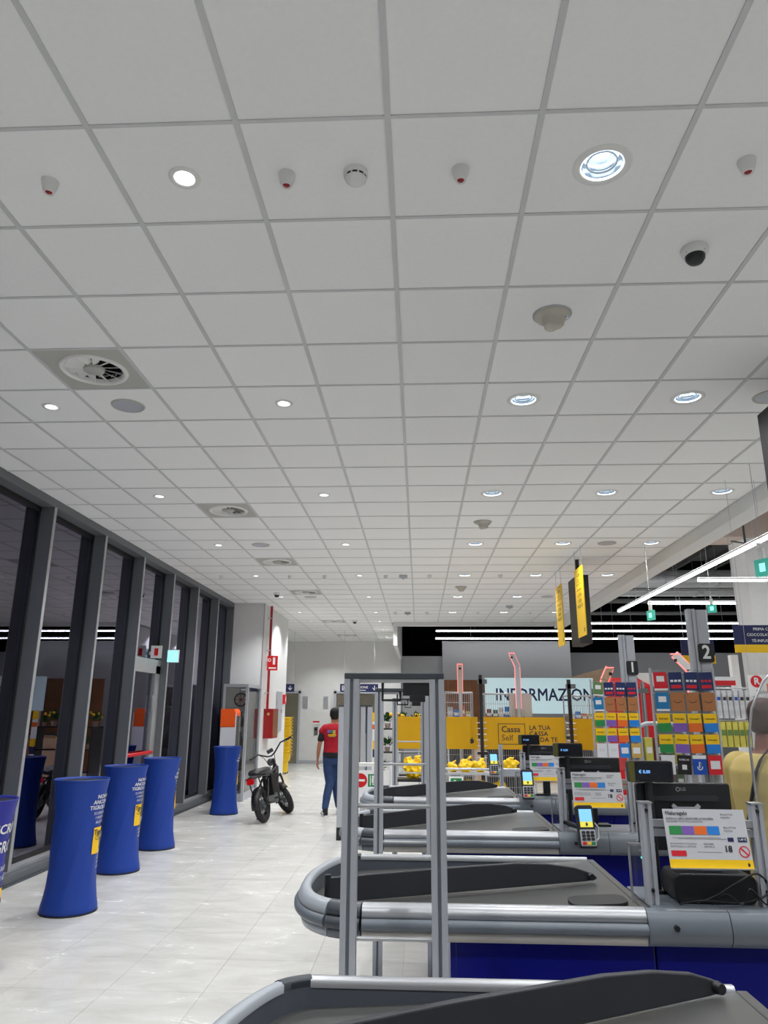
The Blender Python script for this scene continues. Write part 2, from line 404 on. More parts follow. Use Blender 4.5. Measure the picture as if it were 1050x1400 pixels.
def plate_hole(r, n=32):
    # square tile with a round hole, underside at z = 0
    mb = MB(); sq = []; ci = []
    for k in range(n):
        t = 2*PI*(k+0.5)/n; c, s_ = math.cos(t), math.sin(t); q = W2/max(abs(c), abs(s_))
        sq.append((c*q, s_*q)); ci.append((c*r, s_*r))
    # snap corner points
    vs_ = [(a, b, 0) for a, b in sq]+[(a, b, 0) for a, b in ci]+[(a, b, 0.016) for a, b in ci]
    fs = [(k, n+k, n+(k+1) % n, (k+1) % n) for k in range(n)]+[(n+k, 2*n+k, 2*n+(k+1) % n, n+(k+1) % n) for k in range(n)]
    mb.add(vs_, fs)
    for sx in (-1, 1):
        for sy in (-1, 1):
            k0 = [p for p in range(n) if sq[p][0]*sx > 0 and sq[p][1]*sy > 0]
            a = max(k0, key=lambda p: (abs(abs(sq[p][0])-W2) < 1e-6, abs(sq[p][1]))); b = max(k0, key=lambda p: (abs(abs(sq[p][1])-W2) < 1e-6, abs(sq[p][0])))
            tri = [(sq[a][0], sq[a][1], 0), (sx*W2, sy*W2, 0), (sq[b][0], sq[b][1], 0)]
            mb.add(tri, [(0, 1, 2) if sx*sy < 0 else (2, 1, 0)])
    return mb
def shared(mb, m, nm):
    me = mb.mesh(nm); me.materials.append(M[m]); return me
t_plain = shared(MB().box(-W2, W2, -W2, W2, 0, 0.016), 'tile', 'ceiling_tile')
t_small = shared(plate_hole(0.052), 'tile', 'ceiling_tile')
t_big = shared(plate_hole(0.098), 'tile', 'ceiling_tile')
t_edge = shared(MB().box(-0.146, 0.146, -W2, W2, 0, 0.016), 'tile', 'ceiling_tile')
far = MB()
holes = {}
for c, r in SMALL: holes[(c, r)] = t_small
for c, r in BIG: holes[(c, r)] = t_big
for v in VENT: holes[v] = None
for j in range(-14, 37):
    for i in range(-9, 8):
        c = (i+0.5, j+0.5); x, y = GX(i+0.5), GY(j+0.5)
        if j < 28 and i < -4: continue
        if j >= 28 and i > 0: continue
        me = holes.get(c, t_plain)
        if me is None: continue
        if (-1 <= j <= 21) or me is not t_plain: link('ceiling_tile', me, ceiling, (x, y, CZ))
        else: far.box(x-W2, x+W2, y-W2, y+W2, CZ, CZ+0.016)
for j in range(-14, 28):
    if -1 <= j <= 21: link('ceiling_tile', t_edge, ceiling, (-3.852, GY(j+0.5), CZ))
    else: far.box(-4.0, -3.71, GY(j)+0.001, GY(j+1)-0.001, CZ, CZ+0.016)
tag(far.build('far_ceiling_tiles', 'tile', ceiling), kind='stuff')
# T-bars
for i in range(-9, 9):
    y0, y1 = (GY(28) if i < -4 else GY(-14)), (18.9 if i > 1 else 24.4)
    bx('runner_bar', 'tbar', (GX(i)-0.012, GX(i)+0.012, y0, y1, CZ-0.006, CZ+0.03), ceiling)
for j in range(-14, 37):
    x0, x1 = (-4.0, 3.5) if j < 28 else (-6.6, -0.6)
    bx('cross_bar', 'tbar', (x0, x1, GY(j)-0.0085, GY(j)+0.0085, CZ-0.005, CZ+0.02), ceiling)

# ---- bulkheads round the ceiling
t1 = struct('trim_1'); bx('beam', 'white_paint', (3.5, 3.74, -5, 18.96, 3.73, 6.2), t1, 0.004)
t2 = struct('trim_2'); bx('bulkhead', 'white_paint', (-0.66, 3.5, 18.9, 19.1, 3.79, 6.2), t2, 0.004)

# ---- walls
wl = struct('wall_left')
bx('plaster', 'white_paint', (-6.6, -3.33, 15.53, 18.45, 0, 4.2), wl)
bx('corner_bead', 'fin_edge', (-3.345, -3.325, 15.515, 15.535, 0, 3.89), wl)
wb = struct('wall_back'); bx('plaster', 'white_paint', (-6.6, -0.6, 24.4, 24.6, 0, 4.2), wb)
bx('skirting', 'alu_matte', (-6.6, -0.6, 24.37, 24.4, 0, 0.10), wb)
wo = struct('wall_outer'); bx('plaster', 'white_paint', (-6.8, -6.6, 15.53, 24.6, 0, 4.2), wo)
wf = struct('wall_front'); bx('plaster', 'white_paint', (-4.3, 14, -5.2, -5, 0, 6.2), wf)
wr = struct('wall_right'); bx('plaster', 'pale_wall', (14, 14.2, -5.2, 27, 0, 6.2), wr)
wd = struct('wall_divider'); bx('plaster', 'white_paint', (-0.66, -0.56, 19.1, 24.4, 3.3, 6.2), wd)
wx = struct('wall_far')
bx('low_partition', 'pale_wall', (-0.6, 0.78, 24.6, 24.8, 0, 3.42), wx)
bx('tall_partition', 'pale_wall', (0.78, 4.98, 24.4, 24.6, 0, 3.90), wx)
bx('side_partition', 'grey_paint', (4.98, 14, 25.6, 25.8, 0, 3.62), wx)
bx('backing', 'void', (-0.6, 14, 26.9, 27.1, 0, 6.2), wx)
rf = struct('ceiling_hall'); bx('deck', 'roof_dark', (3.74, 14, -5, 22.5, 6.2, 6.4), rf)
bx('dark_deck', 'void', (-0.66, 3.74, 19.1, 22.5, 6.2, 6.4), rf); bx('dark_deck', 'void', (-0.66, 14, 22.5, 27.1, 6.2, 6.4), rf)
for k, y in enumerate((-1.0, 4.0, 9.0, 14.0)):
    bx('concrete_beam', 'roof_beam', (3.75, 14, y, y+0.7, 4.95, 6.2), rf, 0.02)
for k in range(9): bx('roof_joist', 'roof_dark', (4.3+k*1.15, 4.42+k*1.15, -5, 22.5, 5.85, 6.2), rf)
col = struct('trim_3'); bx('column', 'white_paint', (6.32, 7.0, 14.0, 14.7, 0, 4.95), col, 0.02)

# ---- glazed front: deep fins every 1.35 m
FIN = [7.51+1.35*k for k in range(-9, 6)]
head = struct('trim_4'); bx('head_rail', 'fin', (-4.2, -4.0, -5, 15.53, 3.80, 4.2), head)
curb = struct('baseboard_left')
bx('curb', 'fin', (-4.2, -3.97, -5, 15.53, 0, 0.085), curb)
bx('drip_rail', 'fin_edge', (-4.16, -4.06, -5, 15.53, 0.085, 0.125), curb, 0.004)
bx('floor_seal', 'bumper_dark', (-3.97, -3.945, -5, 15.53, 0, 0.022), curb)
ends = FIN+[15.50]
for k, y in enumerate(FIN):
    w = struct('window_%d' % (k+1)); y1 = ends[k+1]
    bx('mullion', 'fin', (-4.17, -4.0, y-0.025, y+0.025, 0.125, 3.80), w)
    bx('mullion_lit_edge', 'fin_edge', (-4.0, -3.994, y-0.025, y+0.025, 0.125, 3.80), w)  # front face catching light, put in as a lighter strip
    g = MB(); ya, yb = y+0.025, y1-0.025
    g.box(-4.18, -4.15, ya, ya+0.035, 0.125, 3.80).box(-4.18, -4.15, yb-0.035, yb, 0.125, 3.80)
    g.box(-4.18, -4.15, ya, yb, 3.745, 3.80).box(-4.18, -4.15, ya, yb, 0.125, 0.175)
    g.build('gasket', 'black', w)
    if abs(y-10.21) < 0.01: door_bay = (ya, yb); bx('transom_pane', 'window_glass', (-4.168, -4.160, ya, yb, 2.42, 3.76), w); bx('transom', 'fin_edge', (-4.19, -4.10, ya, yb, 2.31, 2.40), w)
    else: bx('pane', 'window_glass', (-4.168, -4.160, ya, yb, 0.15, 3.76), w)
bx('end_mullion', 'fin', (-4.19, -4.0, 15.47, 15.53, 0.125, 3.80), w)
# emergency door in the fourth bay seen
ya, yb = door_bay
d1 = struct('door_1')
MB().box(-4.19, -4.10, ya, ya+0.09, 0.02, 2.31).box(-4.19, -4.10, yb-0.19, yb, 0.02, 2.31).box(-4.19, -4.10, ya, yb, 2.19, 2.31).build('door_frame', 'fin_edge', d1)
MB().box(-4.17, -4.12, ya+0.09, yb-0.19, 0.03, 0.20).box(-4.17, -4.12, yb-0.27, yb-0.19, 0.2, 2.19).build('leaf_stile', 'fin', d1)
bx('pane', 'window_glass', (-4.148, -4.140, ya+0.09, yb-0.27, 0.2, 2.19), d1)
pb = MB().tube([(-4.10, ya+0.10, 1.03), (-4.05, ya+0.14, 1.03), (-4.05, yb-0.24, 1.03), (-4.10, yb-0.20, 1.03)], 0.026, 10).build('push_bar', 'red', d1)
MB().box(-4.115, -4.085, yb-0.26, yb-0.22, 1.62, 1.86).build('door_handle', 'alu', d1, bevel=0.008)
# dark ground outside
wg = struct('ground_outside'); bx('paving', 'black', (-12, -4.2, -5, 15.5, -0.12, -0.02), wg)

# ---- doors in the back wall
d2 = struct('door_2'); bx('leaf', 'door_metal', (-4.44, -3.96, 24.34, 24.38, 0.02, 2.19), d2); MB().box(-4.52, -4.44, 24.32, 24.4, 0, 2.27).box(-3.96, -3.90, 24.32, 24.4, 0, 2.27).box(-4.52, -3.90, 24.32, 24.4, 2.19, 2.27).build('door_frame', 'alu_matte', d2)
d3 = struct('door_3'); 
for x in (-2.70, -2.03): bx('leaf', 'door_metal', (x, x+0.66, 24.34, 24.38, 0.02, 2.18), d3)
MB().box(-2.79, -2.71, 24.31, 24.4, 0, 2.27).box(-1.36, -1.28, 24.31, 24.4, 0, 2.27).box(-2.79, -1.28, 24.31, 24.4, 2.19, 2.27).build('door_frame', 'alu_matte', d3)
# ================================================================ ceiling fittings
def spot(loc, w, parent, size=2.3, rad=0.05, blend=0.7):
    l = bpy.data.lights.new('lamp_light', 'SPOT'); l.energy = w; l.spot_size = size; l.spot_blend = blend; l.shadow_soft_size = rad
    l.color = (0.97, 0.985, 1.0)
    o = bpy.data.objects.new('lamp_light', l); C.objects.link(o); o.location = loc; o.parent = parent; return o
def make_small():
    t = thing('downlight', 'x', 'downlight')
    MB().lathe([(0.046, 0.004), (0.044, -0.004), (0.050, -0.008), (0.066, -0.006), (0.070, 0.0)], 28).build('trim_ring', 'white_plastic', t)
    MB().lathe([(0.046, 0.0), (0.043, 0.020), (0.040, 0.035)], 24).build('baffle', 'white_plastic', t)
    MB().lathe([(0.0405, 0.022), (0.020, 0.018), (0.001, 0.017)], 24).build('lamp', 'lamp_small', t)
    return t
def make_big():
    t = thing('downlight', 'x', 'downlight')
    MB().lathe([(0.092, 0.006), (0.091, -0.004), (0.097, -0.008), (0.118, -0.005), (0.124, 0.0)], 36).build('trim_ring', 'white_plastic', t)
    MB().lathe([(0.093, 0.0), (0.090, 0.03), (0.080, 0.075), (0.060, 0.10)], 32).build('reflector', 'lamp_glass', t)
    MB().lathe([(0.092, 0.001), (0.090, -0.003), (0.086, -0.001), (0.086, 0.006)], 32).build('glow_rim', 'lamp_big', t)
    MB().lathe([(0.066, 0.012), (0.062, 0.010), (0.058, 0.016), (0.060, 0.03), (0.064, 0.03), (0.066, 0.012)], 32).build('inner_ring', 'lamp_glass', t)
    MB().lathe([(0.046, 0.072), (0.030, 0.066), (0.001, 0.064)], 24).build('lamp', 'lamp_big', t)
    MB().lathe([(0.074, 0.05), (0.068, 0.045), (0.066, 0.055)], 24).build('bright_ring', 'lamp_big', t)
    return t
ps = make_small(); first = True
rows_s = {}
for n, (c, r) in enumerate(sorted(SMALL, key=lambda q: (q[0], q[1]))):
    loc = (GX(c), GY(r), CZ); o = ps if n == 0 else dup(ps, loc); o.location = loc
    k = rows_s.get(c, 0); rows_s[c] = k+(r > 0)
    side = 'outer row by the windows' if c < 0 else 'inner row over the walkway'
    if r < 0: tag(o, 'small round recessed downlight of the %s, %s behind the camera' % (side, 'just' if r > -5 else 'farther'), 'downlight', 'downlights behind the camera')
    else: tag(o, 'small round recessed downlight, %s from the camera in the %s' % (ORD[k], side), 'downlight', 'small downlights of the walkway')
    spot((0, 0, -0.012), SMALL_W, o, 2.2, 0.04)
pbg = make_big(); rows_b = {}
NB = {3.5: 'left', 5.5: 'middle', 7.5: 'right'}
for n, (c, r) in enumerate(BIG):
    loc = (GX(c), GY(r), CZ); o = pbg if n == 0 else dup(pbg, loc); o.location = loc
    k = rows_b.get(c, 0); rows_b[c] = k+(r > 0)
    if r < 0: tag(o, 'large round downlight of the %s row, %s behind the camera' % (NB[c], 'just' if r > -5 else 'farther'), 'downlight', 'downlights behind the camera')
    else: tag(o, 'large round downlight with bright ringed lens, %s in the %s row over the checkouts' % (ORD[k], NB[c]), 'downlight', 'large downlights over the checkouts')
    spot((0, 0, -0.015), BIG_W, o, 2.3, 0.09)
# swirl diffusers
def make_vent():
    t = thing('air_diffuser', 'x', 'air vent')
    mb = plate_hole(0.205, 32); mb.build('face_plate', 'vent_plate', t, (0, 0, -0.002))
    MB().lathe([(0.228, -0.002), (0.222, -0.012), (0.205, -0.016), (0.190, -0.004), (0.186, 0.05)], 36).build('swirl_ring', 'white_plastic', t)
    MB().lathe([(0.187, 0.02), (0.187, 0.16), (0.001, 0.16)], 28).build('duct_collar', 'black', t)
    for k in range(12):
        a = 2*PI*k/12; m = Matrix.Rotation(a, 4, 'Z') @ Matrix.Translation((0.118, 0, 0.012)) @ Matrix.Rotation(math.radians(32), 4, 'X')
        MB().add([(-0.05, -0.018, 0), (0.066, -0.040, 0), (0.066, 0.040, 0), (-0.05, 0.018, 0), (-0.05, -0.018, 0.003), (0.066, -0.040, 0.003), (0.066, 0.040, 0.003), (-0.05, 0.018, 0.003)],
                 [(3, 2, 1, 0), (4, 5, 6, 7), (0, 1, 5, 4), (1, 2, 6, 5), (2, 3, 7, 6), (3, 0, 4, 7)]).xf(m).build('blade', 'white_plastic', t)
    MB().lathe([(0.001, -0.012), (0.062, -0.012), (0.070, -0.006), (0.070, 0.012)], 24).build('hub', 'vent_plate', t)
    return t
pv = make_vent()
for n, (c, r) in enumerate(VENT):
    loc = (GX(c), GY(r), CZ); o = pv if n == 0 else dup(pv, loc); o.location = loc
    tag(o, 'square ceiling air diffuser with swirl blades, %s from the camera' % ORD[n], 'air vent', 'ceiling air diffusers')
# speakers
def make_speaker():
    t = thing('ceiling_speaker', 'x', 'speaker')
    MB().lathe([(0.105, -0.006), (0.110, -0.010), (0.122, -0.008), (0.126, 0.0)], 32).build('rim', 'vent_plate', t)
    MB().lathe([(0.105, -0.007), (0.05, -0.010), (0.001, -0.011)], 32).build('grille', 'alu_matte', t)
    return t
psp = make_speaker()
for n, (c, r, w_) in enumerate([(-1.5, 4.5, 'beside the nearest air diffuser'), (-1.5, 12.5, 'in front of the third air diffuser'), (6.5, 4.5, 'at the right edge of the picture'),
                                (6.5, 12.5, 'over the hanging yellow signs'), (-1.5, 20.5, 'behind the fourth air diffuser'), (6.5, 20.5, 'farthest along the right')]):
    loc = (GX(c), GY(r), CZ); o = psp if n == 0 else dup(psp, loc); o.location = loc
    tag(o, 'flat round grey ceiling loudspeaker '+w_, 'speaker', 'ceiling loudspeakers')
# sprinklers
def make_sprinkler():
    t = thing('sprinkler', 'x', 'sprinkler')
    MB().lathe([(0.038, 0.0), (0.037, -0.010), (0.032, -0.030), (0.026, -0.050), (0.024, -0.058), (0.019, -0.060), (0.016, -0.050), (0.001, -0.046)], 18).build('cover', 'white_plastic', t)
    MB().lathe([(0.0165, -0.051), (0.012, -0.0575), (0.001, -0.059)], 12).build('red_bulb', 'red_dark', t)
    return t
pk = make_sprinkler()
SP = [(-0.5, 0.5, 'at the far left of the first row'), (1.25, 0.5, 'beside the round smoke detector'), (2.5, 0.5, 'between the smoke detector and the nearest large downlight'), (4.5, 0.5, 'at the far right of the first row'),
      (-3.5, 16.5, 'nearest the glazed front'), (-1.5, 16.5, 'behind the third air diffuser'), (-0.5, 16.5, 'left of the fifth inner small downlight'), (1.25, 16.5, 'in the middle of the hall'), (2.5, 16.5, 'left of the fifth large downlight'), (4.5, 16.5, 'between two large downlights of the fifth row'),
      (1.25, 24.5, 'far off, left of a small sensor'), (2.5, 24.5, 'far off near the bulkhead'), (4.5, 24.5, 'far off between the last large downlights'), (6.5, 24.5, 'far off by the yellow sign')]
for n, (c, r, w_) in enumerate(SP):
    loc = (GX(c), GY(r), CZ); o = pk if n == 0 else dup(pk, loc); o.location = loc
    tag(o, 'small white sprinkler head with red bulb '+w_, 'sprinkler', 'ceiling sprinklers')
# smoke detector
sd = thing('smoke_detector', 'round white smoke detector with a slotted black band', 'smoke detector', (GX(1.75), GY(0.5), CZ))
MB().lathe([(0.054, 0), (0.054, -0.014), (0.050, -0.022), (0.047, -0.024)], 28).build('base', 'white_plastic', sd)
MB().lathe([(0.045, -0.022), (0.045, -0.036)], 28).build('chamber', 'black', sd)
MB().lathe([(0.001, -0.056), (0.020, -0.055), (0.036, -0.047), (0.046, -0.036), (0.047, -0.034)], 28).build('cap', 'white_plastic', sd)
for k in range(10):
    a = 2*PI*k/10; MB().box(0.044, 0.0475, -0.004, 0.004, -0.038, -0.022).xf(Matrix.Rotation(a, 4, 'Z')).build('rib', 'white_plastic', sd)
# sensor domes (lobed beige)
def make_ap():
    t = thing('ceiling_sensor', 'x', 'sensor')
    lob = lambda r, z, a: r*(1+0.16*math.cos(3*a+0.6)*min(1, max(0, (-z-0.01)/0.02)))
    MB().lathe([(0.105, 0.0), (0.105, -0.010), (0.098, -0.018), (0.080, -0.026), (0.062, -0.045), (0.054, -0.075), (0.042, -0.086), (0.001, -0.09)], 36, lobes=lob).build('dome', 'beige_plastic', t)
    MB().lathe([(0.112, 0.0), (0.112, -0.005), (0.10, -0.007)], 36).build('base_ring', 'alu_matte', t)
    MB().cyl((0.075, -0.035, -0.032), (0.078, -0.036, -0.044), 0.011, 0.008).build('indicator', 'lamp_glass', t)
    return t
pa = make_ap()
for n, (c, r, w_) in enumerate([(3.5, 2.5, 'nearest the camera, in front of the second large downlight'), (3.5, 10.5, 'between the third and fourth large downlights'), (3.5, 18.5, 'beyond the fifth large downlight')]):
    loc = (GX(c), GY(r), CZ); o = pa if n == 0 else dup(pa, loc); o.location = loc
    tag(o, 'beige three-lobed ceiling sensor dome '+w_, 'sensor', 'beige ceiling sensors')
for n, (c, r, w_) in enumerate([(1.75, 16.5, 'middle of the ceiling'), (1.75, 24.5, 'near the far bulkhead'), (5.5, 22.7, 'far right, before the bulkhead')]):
    o = tag(MB().rbox(-0.07, 0.07, -0.05, 0.05, -0.05, 0, 0.02).lathe([(0.03, -0.05), (0.02, -0.07), (0.001, -0.072)], 12).build('motion_sensor', 'alu_matte', None, (GX(c), GY(r), CZ)), 'small grey motion sensor, '+w_, 'sensor', 'grey motion sensors')
# dome cameras
def make_dome():
    t = thing('dome_camera', 'x', 'camera')
    MB().lathe([(0.066, 0.0), (0.068, -0.012), (0.064, -0.030), (0.056, -0.040), (0.046, -0.042)], 28).build('housing', 'white_plastic', t)
    MB().lathe([(0.048, -0.040), (0.046, -0.060), (0.034, -0.078), (0.016, -0.086), (0.001, -0.088)], 24).build('dome', 'dark_plastic', t)
    for k in range(4):
        a = 2*PI*k/4+0.5; MB().cyl((0.058*math.cos(a), 0.058*math.sin(a), -0.033), (0.058*math.cos(a), 0.058*math.sin(a), -0.038), 0.004, n=8).build('screw', 'alu_matte', t)
    return t
pd = make_dome()
for n, (x, y, w_) in enumerate([(GX(4.5), GY(1.5), 'at the upper right of the ceiling'), (-2.80, 14.1, 'beside the white wall corner'), (-1.64, 18.6, 'in the far corridor ceiling')]):
    o = pd if n == 0 else dup(pd, (x, y, CZ)); o.location = (x, y, CZ)
    tag(o, 'white dome security camera with black bubble '+w_, 'camera', 'dome cameras')
# ================================================================ sales hall: line lamps, ducts, hanging signs
def line_lamp(x0, x1, y0, y1, z, label, m='lamp_line'):
    t = thing('line_lamp', label, 'lamp', ((x0+x1)/2, (y0+y1)/2, z))
    hx, hy = (x1-x0)/2, (y1-y0)/2
    bx('diffuser', m, (-hx, hx, -hy, hy, 0.015, 0.045), t)
    bx('housing', 'white_plastic', (-hx-0.006, hx+0.006, -hy-0.006, hy+0.006, 0.045, 0.075), t)
    if m == 'lamp_line': bx('roof_fill_strip', 'roof_fill_glow', (-hx, hx, -hy, hy, 0.075, 0.08), t)  # added glow strip, brightens the hall roof and ducts
    for f in (-0.8, 0.0, 0.8):
        MB().cyl((hx*f if hx > hy else 0, hy*f if hy >= hx else 0, 0.075), (hx*f if hx > hy else 0, hy*f if hy >= hx else 0, 6.15-z), 0.004, n=6).build('hanger', 'alu_matte', t)
line_lamp(4.67, 4.73, 3.0, 17.2, 3.9, 'long white line lamp running diagonally beside the white beam')
line_lamp(5.0, 11.0, 13.0, 13.05, 3.9, 'short line lamp just left of the white column')
line_lamp(5.0, 11.0, 15.9, 15.95, 3.9, 'line lamp crossing below the big silver duct')
line_lamp(4.1, 12.0, 19.6, 19.65, 3.9, 'uppermost of the three line lamps over the far grey wall', 'lamp_line_far')
line_lamp(0.52, 12.0, 21.7, 21.75, 3.92, 'middle one of the three line lamps over the far grey wall', 'lamp_line_far')
line_lamp(0.55, 12.0, 23.8, 23.85, 3.90, 'lowest of the three line lamps over the far grey wall', 'lamp_line_far')
for k, x in enumerate((7.2, 9.7, 12.2)): line_lamp(x, x+0.08, -4.0, 11.5, 3.9, 'long line lamp over the sales hall aisles, %s from the white beam' % ('second', 'third', 'fourth')[k])  # unseen lamps added to throw more light onto the foyer ceiling
def duct(y, z, r, x0, x1, label, n):
    t = thing('air_duct', label, 'duct', (0, y, z))
    MB().cyl((x0, 0, 0), (x1, 0, 0), r, n=28).build('pipe', 'duct', t)
    for k in range(n):
        x = x0+0.6+k*(x1-x0-1)/n
        MB().lathe([(r, -0.03), (r+0.018, -0.02), (r+0.018, 0.02), (r, 0.03)], 28).xf(Matrix.Translation((x, 0, 0)) @ Matrix.Rotation(PI/2, 4, 'Y')).build('joint_band', 'alu_matte', t)
        MB().cyl((x, 0, r), (x, 0, 6.15-z), 0.006, n=6).build('hanger', 'roof_dark', t)
duct(18.4, 4.80, 0.33, 3.9, 13.5, 'large silver round air duct under the hall roof', 7)
duct(17.0, 4.62, 0.14, 3.9, 13.5, 'thinner silver air duct below the large one', 7)
def pipe_run(pts, r, label):
    return tag(MB().tube(pts, r, 8).build('service_pipe', 'roof_dark', None), label, 'pipe')
pipe_run([(4.0, 16.6, 4.35), (13.5, 16.6, 4.35)], 0.035, 'dark pipe running level below the silver ducts')
pipe_run([(4.0, 19.3, 4.5), (13.5, 19.3, 4.5)], 0.05, 'dark pipe behind the large silver duct')
pipe_run([(4.0, 20.2, 4.62), (13.5, 20.2, 4.62)], 0.07, 'grey pipe high behind the silver ducts')
pipe_run([(4.0, 20.7, 4.34), (13.5, 20.7, 4.34)], 0.05, 'grey pipe just above the far line lamps')
pipe_run([(4.0, 21.0, 5.1), (13.5, 21.0, 5.1)], 0.10, 'thick grey pipe highest behind the silver ducts')
pipe_run([(5.9, 13.0, 6.19), (5.9, 13.0, 4.6), (5.4, 12.4, 4.5)], 0.02, 'thin dark pipe dropping beside the concrete beam')
# grey louvre at the beam
lv = thing('louvre_unit', 'grey slatted air unit hanging just right of the white beam', 'air unit', (3.8, 7.4, 3.78))
bx('casing', 'alu_matte', (-0.05, 0.8, -0.35, 0.35, 0.06, 0.30), lv)
for k in range(5): bx('slat', 'alu', (-0.05, 0.8, -0.33+k*0.145, -0.25+k*0.145, 0.0, 0.05), lv)
# aisle signs
def aisle_sign(name, label, cx, y, w, z0, zy, z1, lines, size):
    t = thing(name, label, 'sign', (cx, y, z0))
    bx('navy_board', 'sign_navy', (-w/2, w/2, 0, 0.02, zy-z0, z1-z0), t); bx('yellow_strip', 'yellow', (-w/2, w/2, 0, 0.02, 0, zy-z0), t)
    for (s_, u, v, sz) in lines: MB().text(s_, sz, (u, -0.002, v-z0), bold=0.01).build('lettering', 'print_white', t)
    for f in (-0.4, 0.4): MB().cyl((w*f, 0.01, z1-z0), (w*f, 0.01, 6.15-z0), 0.003, n=6).build('wire', 'alu_matte', t)
aisle_sign('aisle_sign', 'navy aisle sign with yellow strip reading PRIMA COLAZIONE', 4.72, 10, 0.98, 2.425, 2.53, 2.79,
           [('PRIMA COLAZIONE', 0, 2.735, 0.052), ('CIOCCOLATO-CARAMELLE', 0, 2.66, 0.052), ('TÈ-INFUSI-MERENDINE', 0, 2.58, 0.052)], 0.05)
aisle_sign('aisle_sign', 'small navy aisle sign with yellow strip behind number 2 post', 5.98, 16, 0.70, 2.66, 2.83, 3.17, [('PREPARATI', -0.06, 2.87, 0.06)], 0.05)
# hanging exit signs
def exit_sign(x, y, z, label, rz=0.0, sc_=1.0):
    t = thing('exit_sign', label, 'sign', (x, y, z), rz)
    a = sc_
    bx('lit_panel', 'exit_green', (-0.012, 0.012, -0.09*a, 0.09*a, -0.24*a, -0.06*a), t); MB().rect(0, -0.15*a, 0.07*a, 0.09*a, (-0.0135, 0, 0), (0, -1, 0), (0, 0, 1)).build('pictogram', 'exit_lit', t)
    MB().rbox(-0.025*a, 0.025*a, -0.03*a, 0.03*a, -0.06*a, 0.06*a, 0.01).build('lamp_body', 'white_plastic', t)
    MB().cyl((0, 0, 0.06*a), (0, 0, 0.10*a), 0.012*a).cyl((-0.05*a, 0, 0.10*a), (0.02*a, 0, 0.10*a), 0.014*a).build('bracket', 'white_plastic', t)
    MB().cyl((0, 0, 0.11*a), (0, 0, (3.89 if x < 3.5 else 6.15)-z), 0.003, n=6).build('wire', 'alu_matte', t)
exit_sign(3.16, 10, 3.03, 'green exit sign on white bracket left of the number 2 post', 0.5, 0.72)
exit_sign(4.78, 12, 3.40, 'green exit sign below the line lamps right of the number 2 post', 1.0, 0.75)
exit_sign(3.08, 6.5, 3.03, 'pale exit sign at the right edge near the white column', 0.5, 0.85)
# hanging yellow lane signs and black light boxes
def lane_print(t, s_=1.0):
    X = dict(xd=(0, -1, 0), yd=(0, 0, 1)); mb = MB(); o = (-0.0065, 0, 0)
    mb.frame(0, 0.345, 0.36, 0.20, 0.008, o, **X); mb.text('Cassa', 0.085, (o[0], 0, 0.385), **X, bold=0.01); mb.text('Self', 0.085, (o[0], 0.03, 0.30), **X)
    mb.rect(0, 0.17, 0.30, 0.012, o, **X)
    for k, w_ in enumerate(('LA TUA', 'CASSA', 'FAI DA TE')): mb.text(w_, 0.072, (o[0], 0, 0.09-k*0.075), **X, bold=0.01)
    logo(mb, 0.17, -0.40, 0.03, o, **X); mb.build('lettering', 'print_dark', t)
def lane_sign(y, label):
    t = thing('lane_sign', label, 'sign', (2.25, y, 3.125))
    bx('yellow_board', 'yellow', (-0.006, 0.006, -0.25, 0.25, -0.475, 0.475), t); lane_print(t)
    for f in (-0.2, 0.2): MB().cyl((0, f, 0.475), (0, f, 0.76), 0.003, n=6).build('wire', 'alu_matte', t)
lane_sign(11.62, 'yellow self checkout board hanging alone by wires')
lane_sign(10.12, 'yellow self checkout board hanging in front of the black light box')
def black_box(x, y0, y1, z0, z1, label, d=0.17):
    t = thing('display_box', label, 'display', (x, (y0+y1)/2, z0)); h = (y1-y0)/2
    bx('casing', 'black', (0, d, -h, h, 0, z1-z0), t, 0.008); bx('side_screen', 'black', (-0.004, 0, -h+0.02, h-0.02, 0.02, z1-z0-0.02), t)
    bx('pole', 'black', (d/2-0.025, d/2+0.025, -0.025, 0.025, z1-z0, 3.884-z0), t)
black_box(2.33, 10.62, 11.25, 2.60, 3.60, 'black hanging display box behind the yellow board')
black_box(2.425, 4.25, 4.91, 2.75, 3.70, 'black hanging display box at the right edge of the picture')
# ================================================================ checkouts
LANES = ['front', 'second', 'third', 'fourth']
W = 0.95          # width of the bagging well
def sweep(path, prof):
    n = len(path); vs_ = []
    for i, p in enumerate(path):
        a = Vector(path[max(i-1, 0)]); b = Vector(path[min(i+1, n-1)]); d = (b-a).normalized(); o = Vector((-d.y, d.x))
        vs_ += [(p[0]+o.x*q, p[1]+o.y*q, z) for q, z in prof]
    m = len(prof); mb = MB()
    mb.add(vs_, [(i*m+k, i*m+k+1, (i+1)*m+k+1, (i+1)*m+k) for i in range(n-1) for k in range(m-1)], True)
    mb.add(vs_[:m], [tuple(range(m))]); mb.add(vs_[-m:], [tuple(reversed(range(m)))])
    return mb
P_TOP = [(-0.012, 0.925), (-0.012, 0.944), (-0.004, 0.950), (0.012, 0.949), (0.026, 0.942), (0.036, 0.925), (0.040, 0.905), (0.030, 0.903), (-0.012, 0.925)]
P_MID = [(0.030, 0.904), (0.044, 0.902), (0.056, 0.888), (0.056, 0.874), (0.044, 0.862), (0.030, 0.862), (0.030, 0.904)]
P_LOW = [(0.022, 0.863), (0.036, 0.862), (0.026, 0.826), (0.014, 0.826), (0.022, 0.863)]
